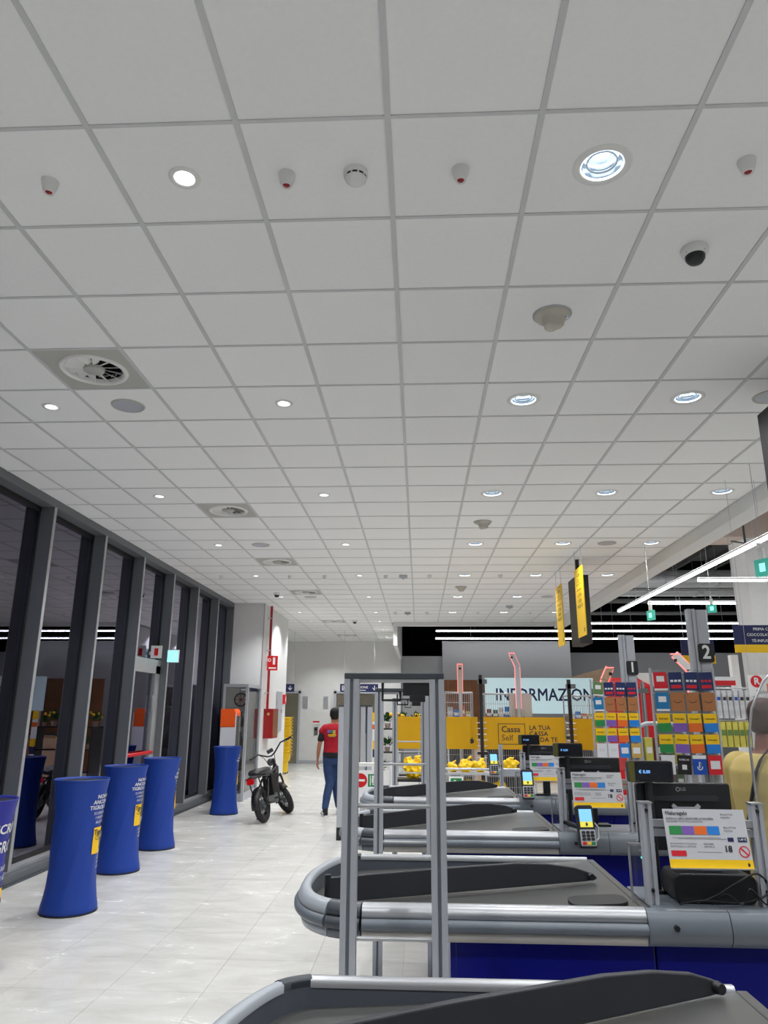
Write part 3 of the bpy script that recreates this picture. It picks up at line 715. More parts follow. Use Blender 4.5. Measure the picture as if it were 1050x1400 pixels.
def curve_end():
    pts = []
    K = [(-0.22, 0.0), (-0.34, 0.035), (-0.425, 0.13), (-0.468, 0.27), (-0.480, 0.43), (-0.470, 0.60), (-0.432, 0.77), (-0.375, 0.90), (-0.30, 0.95)]
    for i in range(len(K)-1):
        p0, p1, p2, p3 = K[max(i-1, 0)], K[i], K[i+1], K[min(i+2, len(K)-1)]
        for k in range(4):
            t = k/4
            pts.append(tuple(0.5*((2*p1[q])+(-p0[q]+p2[q])*t+(2*p0[q]-5*p1[q]+4*p2[q]-p3[q])*t*t+(-p0[q]+3*p1[q]-3*p2[q]+p3[q])*t**3) for q in (0, 1)))
    return pts+[K[-1]]
CE = curve_end()
def off(path, q):
    n = len(path); r = []
    for i, p in enumerate(path):
        a = Vector(path[max(i-1, 0)]); b = Vector(path[min(i+1, n-1)]); d = (b-a).normalized(); r.append((p[0]-d.y*q, p[1]+d.x*q))
    return r
def sub(path, a, b): return path[a:b]
def make_checkout():
    t = thing('checkout', 'x', 'checkout')
    near, farp = [(0.83, 0), (-0.22, 0)], [(-0.30, W), (0.83, W)]
    for nm, path in (('near', near), ('far', farp)):
        sweep(path, P_TOP).build('chrome_rail', 'chrome', t); sweep(path, P_MID).build('bumper_strip', 'bumper', t); sweep(path, P_LOW).build('skirt_strip', 'skirt', t)
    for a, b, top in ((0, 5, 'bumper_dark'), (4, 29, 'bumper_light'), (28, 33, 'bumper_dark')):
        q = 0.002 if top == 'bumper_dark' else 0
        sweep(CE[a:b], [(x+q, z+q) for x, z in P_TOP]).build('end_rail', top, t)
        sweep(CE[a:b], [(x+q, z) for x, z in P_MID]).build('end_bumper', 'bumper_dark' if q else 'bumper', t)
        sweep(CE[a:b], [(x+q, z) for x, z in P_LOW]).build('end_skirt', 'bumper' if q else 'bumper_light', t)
    # inner wall of the well, floor, underside
    inner = [(0.83, 0.006)]+off(CE, -0.010)+[(0.83, W-0.006)]
    n = len(inner); mb = MB()
    mb.add([(x, y, 0.868) for x, y in inner]+[(x, y, 0.943) for x, y in inner], [(i, i+1, n+i+1, n+i) for i in range(n-1)], True); mb.build('well_wall', 'well', t)
    mb = MB(); fz = lambda x: 0.866+(x+0.48)/1.31*0.072; k_ = len(inner)
    mb.add([(x, y, fz(x)) for x, y in inner]+[(x, y, 0.828) for x, y in inner], [tuple(reversed(range(k_))), tuple(range(k_, 2*k_))]+[(i, (i+1) % k_, k_+(i+1) % k_, k_+i) for i in range(k_)]); mb.build('well_floor', 'belt', t)
    bx('end_plate', 'belt', (0.83, 0.86, 0.02, W-0.01, 0.83, 0.942), t, 0.004)
    # kick panels
    bx('plinth', 'black', (0.16, 2.35, 0.10, 0.36, 0.0, 0.10), t)
    for k in range(3): bx('blue_panel', 'navy_panel', (0.13+k*0.745, 0.13+k*0.745+0.738, 0.035, 0.06, 0.05, 0.828), t, 0.003)
    bx('blue_end', 'navy_panel', (0.11, 0.13, 0.035, W-0.1, 0.05, 0.828), t); bx('blue_back', 'navy_panel', (0.13, 0.85, W-0.12, W-0.10, 0.05, 0.828), t)
    # grey moulded counter beyond the well
    prof = [(0, 0.948), (0.020, 0.948), (0.036, 0.938), (0.046, 0.910), (0.054, 0.880), (0.048, 0.850), (0.026, 0.826), (0, 0.826), (0, 0.948)]
    sweep([(1.42, 0), (1.13, 0)], [(q, z) for q, z in prof]).build('moulded_cover', 'bumper', t)
    sweep([(1.127, 0), (0.832, 0)], [(q-0.001, z) for q, z in prof]).build('moulded_cover', 'bumper', t)
    sweep([(2.35, 0), (1.423, 0)], [(q-0.001, z) for q, z in prof]).build('moulded_cover', 'bumper', t)
    MB().cyl((0.93, -0.045, 0.894), (0.93, -0.060, 0.893), 0.010).build('screw_hole', 'black', t)
    lg = MB(); o = (1.29, -0.0535, 0.888)
    lg.ringflat(0.012, 0, 0.026, 0.031, o, n=18, a0=-1.9, a1=2.3); lg.text('RS', 0.035, (o[0]-0.005, o[1], o[2])); lg.build('embossed_mark', 'bumper_light', t)
    bx('counter_top', 'bumper', (0.865, 2.35, 0.002, 0.36, 0.905, 0.945), t, 0.004)
    bx('counter_body', 'dark_plastic', (0.87, 2.35, 0.06, 0.35, 0.10, 0.905), t)
    # scanner plate
    MB().rbox(-0.11, 0.11, -0.075, 0.075, 0.002, 0.014, 0.05).xf(Matrix.Translation((0.69, 0.125, fz(0.69))) @ Matrix.Rotation(-math.atan(0.072/1.31), 4, 'Y')).build('scanner_plate', 'black', t)
    return t
pc = make_checkout()
CY = [3.03+S*k for k in (-1, 0, 1, 2)]
LBL = ['grey rimmed checkout in the foreground, cut by the lower edge of the picture', 'grey and chrome rimmed checkout with blue base behind the first metal frame', 'third checkout, between the second and third metal frames, with lane post 2', 'farthest checkout, with lane post 1']
for k, y in enumerate(CY):
    o = pc if k == 0 else dup(pc, (0, y, 0)); o.location = (0, y, 0)
    tag(o, LBL[k], 'checkout', 'row of checkouts')
# the swinging dividers lying in the wells
def divider(y, x0, y0, x1, y1, label):
    L = math.hypot(x1-x0, y1-y0); a = math.atan2(y1-y0, x1-x0)
    t = thing('bagging_divider', label, 'divider', (x0, y+y0, 0.869), a, 'dividers in the checkout wells')
    P = [(0, 0.004), (L-0.05, 0.074), (L-0.005, 0.080), (L, 0.090), (L-0.03, 0.108), (L-0.10, 0.130), (L-0.22, 0.146), (L-0.36, 0.150), (0.5, 0.134), (0, 0.102)]
    MB().prism(P, -0.011, 0.011, lambda p, q, c: (p, -c, q)).build('board', 'flap', t, bevel=0.004)
    MB().cyl((0.01, 0, 0), (0.01, 0, 0.113), 0.014).build('hinge', 'dark_plastic', t)
    MB().cyl((L-0.030, -0.012, 0.094), (L-0.030, -0.032, 0.094), 0.016, 0.013).build('roller', 'black', t)
divider(CY[0], -0.40, 0.46, 0.79, 0.915, 'dark grey divider board in the foreground checkout well')
divider(CY[1], -0.40, 0.30, 0.765, 0.46, 'dark grey divider board in the well behind the first metal frame')
divider(CY[2], -0.40, 0.42, 0.70, 0.87, 'dark grey divider board in the third checkout well')
divider(CY[3], -0.38, 0.42, 0.745, 0.90, 'dark grey divider board in the farthest checkout well')

# ---- fittings on the lanes
def profile_post(mb, x, y, z0, z1, w=0.042):
    h = w/2; g = 0.006
    mb.box(x-h, x-g, y-h, y+h, z0, z1).box(x+g, x+h, y-h, y+h, z0, z1).box(x-g, x+g, y-h+0.010, y+h, z0, z1); return mb
def counter_posts(y, label):
    t = thing('counter_stand', label, 'frame', (0, y, 0.945))
    for x in (0.885, 1.31):
        profile_post(MB(), x, 0.07, 0, 0.36).build('post', 'alu_matte', t); bx('post_cap', 'alu', (x-0.024, x+0.024, 0.045, 0.095, 0.36, 0.366), t)
        for z in (0.05, 0.335): MB().cyl((x, 0.055, z), (x, 0.046, z), 0.007, n=8).build('bolt', 'black', t)
    MB().box(0.906, 1.289, 0.055, 0.085, 0.275, 0.30).box(0.906, 1.289, 0.06, 0.085, 0.24, 0.268).build('cross_rail', 'alu', t)
    return t
def counter_sign(y, label, full):
    z0 = 1.09; t = thing('counter_sign', label, 'sign', (1.088, y-0.03, z0), 0.0)
    w, h = 0.306, 0.205; m = Matrix.Rotation(math.radians(-12), 4, 'X')
    def B(mb, nm, mt): return mb.xf(m).build(nm, mt, t)
    B(MB().box(-w/2, w/2, 0, 0.003, 0, h), 'acrylic_sheet', 'paper'); B(MB().rect(0, 0.015, w, 0.030, (0, -0.001, 0)), 'yellow_band', 'yellow')
    B(MB().box(-w/2, w/2, -0.02, 0.0, -0.004, 0), 'ledge', 'alu')
    for k, c in enumerate(('card_green', 'card_purple', 'card_orange', 'card_blue')):
        B(MB().rect(-0.115+k*0.047, 0.130, 0.046, 0.030, (0, -0.0012, 0)), 'printed_card', c)
    tx = MB(); o = (0, -0.0014, 0)
    def tt(s_, sz, u, v, al='LEFT', b=0.0): tx.text(s_, sz, (u, o[1], v), align=al, bold=b)
    tt('Melaregalo', 0.019, -0.145, 0.190, b=0.01); tt('SCEGLI LA CARTA GIUSTA PER LA TUA SPESA', 0.0088, -0.145, 0.171, b=0.01); tt('ANCHE PER I PUNTI MILLE VANTAGGI', 0.0080, -0.145, 0.160)
    tt('BOLLETTINI', 0.0088, 0.062, 0.186); tt('PAGOPA', 0.0088, 0.062, 0.175); tt('BOLLETTINI', 0.0088, 0.066, 0.140); tt('POSTALI', 0.0088, 0.066, 0.129)
    tt('BUONI PASTO E MULTIUSO', 0.0080, -0.142, 0.083); tt('ELETTRONICI E CARTACEI', 0.0080, -0.142, 0.073)
    tt('BANDIERE', 0.0080, -0.018, 0.083); tt('VIETATE AI', 0.0080, -0.018, 0.073); tt('18', 0.030, 0.055, 0.066, b=0.03)
    for k in range(4): tx.rect(-0.06+0.02*k, 0.104-0.004*(k % 2), 0.14, 0.0012, o)
    tx.rect(0.0, 0.055, 0.09, 0.0012, o)
    B(tx, 'lettering', 'print_dark')
    B(MB().rect(0.085, 0.099, 0.022, 0.014, (0, -0.0012, 0)).rect(0.128, 0.099, 0.034, 0.016, (0, -0.0012, 0)), 'price_tag', 'sign_navy')
    B(MB().text('1,49 €', 0.011, (0.128, -0.0016, 0.099), bold=0.01), 'price_lettering', 'print_white')
    B(MB().rect(-0.115, 0.050, 0.056, 0.019, (0, -0.0012, 0)), 'red_badge', 'card_red')
    ns = MB().ringflat(0.128, 0.058, 0.016, 0.020, (0, -0.0012, 0)); a = [Vector((0.128+s1*0.014-s2*0.002, -0.0013, 0.058-s1*0.014-s2*0.002)) for s1, s2 in ((-1, 1), (1, 1), (1, -1), (-1, -1))]
    ns.add([a[0], a[1], a[2], a[3]], [(0, 1, 2, 3)]); B(ns, 'no_entry_mark', 'card_red')
    B(MB().ringflat(0.128, 0.058, 0.0, 0.016, (0, -0.0006, 0)), 'sign_disc', 'paper')
    lg = MB(); logo(lg, 0.135, 0.013, 0.006, (0, -0.0016, 0)); B(lg, 'shop_mark', 'print_dark')
def monitor(y, label):
    t = thing('cashier_monitor', label, 'monitor', (1.115, y+0.29, 0.946), 0.0)
    MB().rbox(-0.195, 0.195, 0.0, 0.035, 0.15, 0.415, 0.012, 'y').build('casing', 'dark_plastic', t, bevel=0.004)
    MB().rbox(-0.13, 0.14, -0.012, 0.0, 0.345, 0.365, 0.008, 'y').build('back_ridge', 'flap', t)
    MB().prism([(-0.06, 0.325), (-0.05, 0.335), (-0.035, 0.322), (0.035, 0.322), (0.05, 0.335), (0.06, 0.325), (0.045, 0.30), (0.045, 0.22), (-0.045, 0.22), (-0.045, 0.30)][::-1], -0.020, -0.012, lambda a, b, c: (a, c, b)).build('mount_plate', 'alu_matte', t)
    MB().text('LG', 0.018, (0, -0.001, 0.390), bold=0.01).ringflat(-0.022, 0.390, 0.006, 0.009, (0, -0.001, 0)).build('maker_mark', 'print_grey', t)
    bx('stand', 'dark_plastic', (-0.03, 0.03, -0.010, 0.02, 0.0, 0.2), t)
    bx('foot', 'dark_plastic', (-0.10, 0.10, -0.05, 0.045, 0.0, 0.012), t)
    bx('screen', 'screen_dim', (-0.18, 0.18, 0.035, 0.037, 0.17, 0.40), t)
def cust_display(y, label):
    t = thing('customer_display', label, 'display', (0.965, y+0.26, 0.946))
    MB().cyl((0, 0, 0), (0, 0, 0.42), 0.016).cyl((0, 0, 0), (0, 0, 0.012), 0.045).build('pole', 'dark_plastic', t)
    MB().rbox(-0.085, 0.10, -0.02, 0.02, 0.42, 0.505, 0.008, 'y').build('casing', 'dark_plastic', t)
    bx('side_strip', 'olive_dark', (-0.084, -0.060, -0.022, -0.02, 0.422, 0.503), t); bx('screen', 'screen_dim', (-0.055, 0.092, -0.022, -0.02, 0.43, 0.497), t)
    MB().text('€ 0,00', 0.018, (-0.02, -0.0235, 0.462), bold=0.01).build('digits', 'screen_blue', t)
def terminal(x, y, z, tilt, rz, label, arm):
    t = thing('card_terminal', label, 'card terminal', (x, y, z), rz); t.scale = (1.15, 1.15, 1.15); m = Matrix.Rotation(math.radians(tilt), 4, 'X')
    def B(mb, nm, mt, bv=0): return mb.xf(m).build(nm, mt, t, bevel=bv)
    B(MB().rbox(-0.044, 0.044, 0.0, 0.035, 0, 0.205, 0.014, 'y'), 'casing', 'dark_plastic', 0.004)
    B(MB().rect(0, 0.155, 0.066, 0.060, (0, -0.001, 0)), 'screen', 'screen_blue'); B(MB().rect(0, 0.112, 0.066, 0.027, (0, -0.001, 0)), 'screen_footer', 'screen_yellow')
    lg = MB(); logo(lg, 0, 0.112, 0.008, (0, -0.0016, 0)); B(lg, 'shop_mark', 'print_dark')
    B(MB().rbox(-0.040, 0.040, -0.003, 0.0, 0.010, 0.088, 0.006, 'y'), 'keypad', 'alu_matte')
    for r in range(3):
        for c in range(3): B(MB().rbox(-0.032+c*0.023, -0.014+c*0.023, -0.007, -0.003, 0.036+r*0.016, 0.048+r*0.016, 0.003, 'y', 2), 'key', 'dark_plastic')
    for c, cm in enumerate(('red', 'yellow', 'green')): B(MB().rbox(-0.033+c*0.023, -0.013+c*0.023, -0.007, -0.003, 0.016, 0.029, 0.003, 'y', 2), 'key', cm)
    B(MB().tube([(0.044, 0.01, 0.12), (0.060, 0.01, 0.10), (0.060, 0.01, 0.05), (0.044, 0.01, 0.035)], 0.005), 'stylus_clip', 'alu')
    if arm:
        p = Matrix.Rotation(-rz, 3, 'Z') @ Vector(arm); MB().tube([(0, 0.03, 0.08), (p.x*0.5, p.y*0.6+0.02, p.z*0.5+0.04), (p.x, p.y, p.z)], 0.013, 8).build('arm', 'dark_plastic', t)
def shield(y, label):
    P = [(1.335, 0), (2.2, 0), (2.2, 0.93), (1.60, 0.93), (1.50, 0.90), (1.42, 0.83), (1.36, 0.72), (1.335, 0.60)]
    t = thing('acrylic_shield', label, 'screen', (0, y+0.10, 0.946))
    MB().prism(P, 0, 0.006, lambda a, b, c: (a, c, b)).build('sheet', 'acrylic', t)
    MB().tube([(P[i][0], 0.003, P[i][1]) for i in (0, 7, 6, 5, 4, 3, 2)], 0.005, 6).build('polished_edge', 'alu', t)
WH = ['', 'nearest', 'middle', 'farthest']
for k in (1, 2, 3):
    y = CY[k]
    counter_posts(y, 'pair of aluminium posts on the %s checkout counter' % WH[k])
    counter_sign(y, ('white gift card price sign on the nearest counter, large and readable', 'white gift card price sign behind the blue-screen card terminal', 'small far white gift card price sign on the last counter')[k-1], True)
    monitor(y, 'black cashier monitor seen from behind on the %s counter' % WH[k])
    cust_display(y, 'small black customer display on a pole on the %s counter' % WH[k])
    g = thing('glass_panel', 'small upright glass scanner panel on the %s counter' % WH[k], 'panel', (0.835, y+0.13, 0.906))
    bx('pane', 'case_glass', (-0.004, 0.095, 0.0, 0.006, 0, 0.235), g); MB().box(-0.010, -0.004, -0.004, 0.010, 0, 0.24).box(-0.010, 0.095, -0.004, 0.010, 0.235, 0.243).build('edge_frame', 'alu', g)
    MB().cyl((0.04, -0.001, 0.19), (0.04, -0.004, 0.19), 0.004, n=8).build('status_light', 'led_green', g)
    if k == 1: shield(y, 'clear acrylic shield on the nearest counter')
terminal(0.985, CY[2]-0.16, 0.885, -14, 0.10, 'large card terminal with blue and yellow screen in front of the third checkout', (-0.10, 0.23, 0.10))
terminal(0.90, CY[3]-0.12, 0.955, -14, 0.05, 'card terminal in front of the fourth checkout', (-0.015, 0.19, 0.08))
terminal(0.80, 8.18, 1.00, -14, 0.15, 'farthest and smallest card terminal beside the yellow bags', (0.07, 0.10, 0.07))
st = thing('terminal_stand', 'slim aluminium stand behind the farthest card terminal', 'stand', (0.88, 8.30, 0))
profile_post(MB(), 0, 0, 0, 1.30).build('post', 'alu_matte', st); bx('foot', 'dark_plastic', (-0.12, 0.12, -0.12, 0.12, 0, 0.015), st); bx('side_rail', 'alu_matte', (0.02, 0.75, -0.02, 0.02, 0.98, 1.05), st)
bx('rear_leg', 'alu_matte', (0.70, 0.75, -0.02, 0.02, 0, 0.98), st)
# clutter on the nearest counter
y = CY[1]
pr = thing('receipt_printer', 'glossy black receipt printer on the nearest counter', 'printer', (1.13, y+0.10, 0.946))
MB().rbox(-0.155, 0.155, -0.03, 0.14, 0, 0.105, 0.03, 'y').build('casing', 'black', pr, bevel=0.006); bx('paper_slot', 'bumper_dark', (-0.05, 0.05, 0.02, 0.05, 0.105, 0.107), pr)
def cable(pts, label, r=0.004):
    # smooth through points
    P = [Vector(p) for p in pts]; out = []
    for i in range(len(P)-1):
        p0, p1, p2, p3 = P[max(i-1, 0)], P[i], P[i+1], P[min(i+2, len(P)-1)]
        for k in range(6):
            t = k/6; out.append(0.5*((2*p1)+(-p0+p2)*t+(2*p0-5*p1+4*p2-p3)*t*t+(-p0+3*p1-3*p2+p3)*t**3))
    return tag(MB().tube(out+[P[-1]], r, 6).build('cable', 'black'), label, 'cable', 'loose black cables on the nearest counter')
cable([(1.05, y+0.055, 0.952), (1.12, y+0.04, 0.985), (1.20, y+0.035, 1.03), (1.28, y+0.045, 1.06), (1.33, y+0.06, 1.00), (1.30, y+0.05, 0.952)], 'black cable looping highest in front of the printer')
cable([(0.98, y+0.05, 0.951), (1.08, y+0.045, 0.965), (1.20, y+0.04, 0.958), (1.30, y+0.035, 0.99), (1.36, y+0.04, 1.06)], 'black cable lying along the counter before the printer')
cable([(1.10, y+0.05, 0.95), (1.15, y+0.035, 0.99), (1.21, y+0.035, 0.955), (1.24, y+0.03, 1.01), (1.29, y+0.03, 0.96), (1.33, y+0.045, 0.95)], 'black cable coiled by the right counter post', 0.003)
dv = thing('handheld_scanner', 'white handheld scanner with yellow end beside the cables', 'scanner', (1.26, y+0.20, 1.06)); MB().rbox(-0.06, 0.03, -0.015, 0.015, -0.012, 0.012, 0.008, 'x').build('grip', 'white_plastic', dv); MB().rbox(0.03, 0.06, -0.02, 0.02, -0.016, 0.022, 0.008, 'x').build('head', 'yellow', dv); bx('cradle', 'black', (-0.05, 0.05, -0.02, 0.02, -0.114, -0.012), dv)

# ---- gift card racks and lane posts
NW = {'2': 'nearer right', '1': 'farther left'}
def card_rack(y, nm, row5, row1, teal):
    t = thing('card_rack', 'clear upright gift card rack, the %s one' % NW[nm], 'rack', (1.75, y+0.235, 0.945))
    bx('back_panel', 'acrylic', (-0.20, 0.20, 0.0, 0.005, 0.22, 0.98), t)
    for x in (-0.205, 0.205): bx('upright', 'alu_matte', (x-0.006, x+0.006, -0.004, 0.012, 0, 0.99), t)
    for r in range(5): bx('hook_rail', 'alu', (-0.20, 0.20, -0.006, 0.0, 0.955-r*0.131, 0.962-r*0.131), t)
    names = {'card_navy': 'navy', 'card_red': 'red', 'card_olive': 'olive green', 'card_teal': 'teal blue', 'brown_card': 'brown', 'card_white': 'white', 'card_black': 'black', 'card_royal': 'royal blue', 'card_gold': 'gold', 'card_blue': 'light blue'}
    rows = [row1, [teal, 'brown_card', 'brown_card', 'brown_card'], ['card_green', 'card_purple', 'card_orange', 'card_blue'], ['card_green', 'card_purple', 'card_orange', 'card_blue'], row5]
    pos = ['leftmost', 'second', 'third', 'rightmost']; rn = ['top', 'second', 'third', 'fourth', 'bottom']
    for r in range(5):
        for c in range(4):
            m = rows[r][c]; z = 1.905-r*0.131-0.115; x = 1.75-0.149+c*0.0993
            split = r in (2, 3)
            lab = ('yellow and %s gift card' % m.split('_')[1]) if split else ('%s gift card' % names[m])
            o = thing('gift_card', '%s, %s in the %s row of the %s rack' % (lab, pos[c], rn[r], NW[nm]), 'gift card', (x, y+0.218, z), 0, 'gift cards on the %s rack' % NW[nm])
            tilt = random.uniform(-0.04, 0.04); o.rotation_euler.y = tilt
            if split:
                bx('upper_half', 'yellow', (-0.043, 0.043, -0.003, 0, 0.055, 0.115), o); bx('lower_half', m, (-0.043, 0.043, -0.003, 0, 0, 0.055), o)
                MB().text('Melaregalo', 0.014, (0, -0.0035, 0.082), bold=0.01).build('lettering', 'print_dark', o)
            else:
                bx('card', m, (-0.043, 0.043, -0.003, 0, 0, 0.118), o)
                if m == 'brown_card': MB().ringflat(0, 0.085, 0.030, 0.034, (0, -0.0035, 0), n=10, a0=PI*1.2, a1=PI*1.8).build('smile_mark', 'print_dark', o)
                elif m in ('card_red', 'card_teal', 'card_olive') and r < 2: MB().rect(0, 0.075, 0.05, 0.036, (0, -0.0035, 0)).build('printed_panel', 'print_white', o); bx('lower_edge', 'print_white', (-0.043, 0.043, -0.0038, -0.003, 0, 0.012), o)
                elif m == 'card_navy': 
                    for k in range(3): MB().rect(-0.025+k*0.025, 0.062, 0.018, 0.014, (0, -0.0035, 0)).build('printed_panel', 'print_white' if c < 3 else 'card_red', o)
                    MB().rect(0, 0.025, 0.066, 0.022, (0, -0.0035, 0)).build('printed_band', 'card_red', o)
                elif m == 'card_white': MB().text('Gift card', 0.014, (0, -0.0035, 0.07)).rect(0, 0.055, 0.05, 0.002, (0, -0.0035, 0)).build('lettering', 'print_grey', o)
                elif m == 'card_black': MB().text('ROBLOX', 0.016, (0, -0.0035, 0.09), bold=0.01).rect(0, 0.045, 0.03, 0.03, (0, -0.0035, 0)).build('printed_mark', 'print_white', o)
                elif m == 'card_royal':
                    bx('upper_band', 'print_white', (-0.043, 0.043, -0.0038, -0.003, 0.096, 0.118), o)
                    MB().prism([(-0.006, 0.04), (0, 0.04), (0.001, 0.07), (0.010, 0.066), (0.013, 0.056), (0.007, 0.052), (0.012, 0.060), (0.006, 0.074), (-0.006, 0.078)], -0.0042, -0.0038, lambda a, b, c_: (a, c_, b)).ringflat(0, 0.045, 0.012, 0.018, (0, -0.0042, 0), n=12, a0=PI*0.9, a1=PI*2.1).build('printed_mark', 'print_white', o)
                else: MB().rect(0, 0.06, 0.06, 0.05, (0, -0.0035, 0)).build('printed_panel', 'card_white', o)
card_rack(CY[2], '2', ['card_white', 'card_black', 'card_royal', 'card_red'], ['card_red', 'card_navy', 'card_navy', 'card_navy'], 'card_teal')
card_rack(CY[3], '1', ['card_white', 'card_white', 'card_blue', 'card_gold'], ['card_olive', 'card_navy', 'card_navy', 'card_navy'], 'card_teal')
def lane_post(y, num):
    t = thing('lane_post', 'grey lane post carrying a black plate with number %s' % {'1': 'one, farther left', '2': 'two, nearer right'}[num], 'post', (1.90, y+0.29, 0.945))
    profile_post(MB(), -0.035, 0, 0, 1.39, 0.05).build('post', 'alu_matte', t); MB().rbox(-0.005, 0.075, -0.02, 0.03, 0.86, 1.385, 0.012).build('lamp_housing', 'alu_matte', t)
    MB().cyl((0.035, 0.005, 0), (0.035, 0.005, 0.95), 0.030).build('white_tube', 'white_plastic', t)
    MB().rbox(-0.015, 0.085, -0.034, -0.022, 1.03, 1.155, 0.015, 'y').build('number_plate', 'black', t)
    MB().text(num, 0.125, (0.035, -0.036, 1.094), bold=0.02, sx=0.9).build('number', 'print_white', t)
lane_post(CY[2], '2'); lane_post(CY[3], '1')

# ---- metal frames at the lane mouths
def lane_barrier(y, x0, x1, label, rungs, zt=1.775):
    t = thing('lane_barrier', label, 'frame', ((x0+x1)/2, y, 0), 0, 'aluminium frames at the lane mouths'); h = (x1-x0)/2
    for sgn in (-1, 1): profile_post(MB(), sgn*(h-0.025), 0, 0.01, zt-0.02, 0.05).build('post', 'alu_matte', t); bx('post_seam', 'bumper', (sgn*(h-0.025)-0.004, sgn*(h-0.025)+0.004, -0.017, -0.012, 0.012, zt-0.022), t); bx('foot', 'dark_plastic', (sgn*(h-0.025)-0.035, sgn*(h-0.025)+0.035, -0.05, 0.05, 0, 0.010), t)
    bx('top_bar', 'bumper_dark', (-h, h, -0.028, 0.028, zt-0.02, zt), t, 0.003)
    MB().box(-h+0.05, h-0.05, -0.02, 0.02, zt-0.032, zt-0.021).build('top_lining', 'alu', t)
    for z in rungs: MB().cyl((-h+0.05, 0, z), (h-0.05, 0, z), 0.007, n=10).build('rung', 'alu', t)
    bx('hook_plate', 'dark_plastic', (h-0.14, h-0.05, -0.01, 0.01, zt-0.075, zt-0.032), t)
    MB().tube([(-0.04, 0, zt-0.032), (-0.04, 0, zt-0.09), (0.02, 0, zt-0.09), (0.02, 0, zt-0.06)], 0.005, 6).build('hook', 'dark_plastic', t)
lane_barrier(2.55, -0.255, 0.085, 'tall aluminium frame nearest the camera, in front of the blue base', (0.956, 1.348))
lane_barrier(2.55+S, -0.255, 0.085, 'second aluminium frame, seen through the nearest one', (0.956, 1.36))
lane_barrier(7.70, -0.275, 0.065, 'third and smallest aluminium frame, before the yellow panel', (1.05, 1.25, 1.35))
gt = thing('exit_gate', 'tall grey gate posts with dark foot beside the person in red', 'gate', (-0.86, 10.32, 0))
for x in (-0.215, 0.09, 0.18): MB().rbox(x-0.033, x+0.033, -0.05, 0.05, 0.16, 1.70, 0.012).build('post', 'alu_matte', gt); MB().rbox(x-0.034, x+0.034, -0.051, 0.051, 0, 0.16, 0.012).build('dark_foot', 'dark_plastic', gt); bx('light_strip', 'white_plastic', (x+0.033, x+0.039, -0.03, 0.03, 0.3, 1.35), gt)
bx('top_bar', 'bumper_dark', (-0.25, 0.215, -0.045, 0.045, 1.70, 1.725), gt); bx('infill_panel', 'bumper', (0.123, 0.147, -0.006, 0.006, 0.5, 1.70), gt)
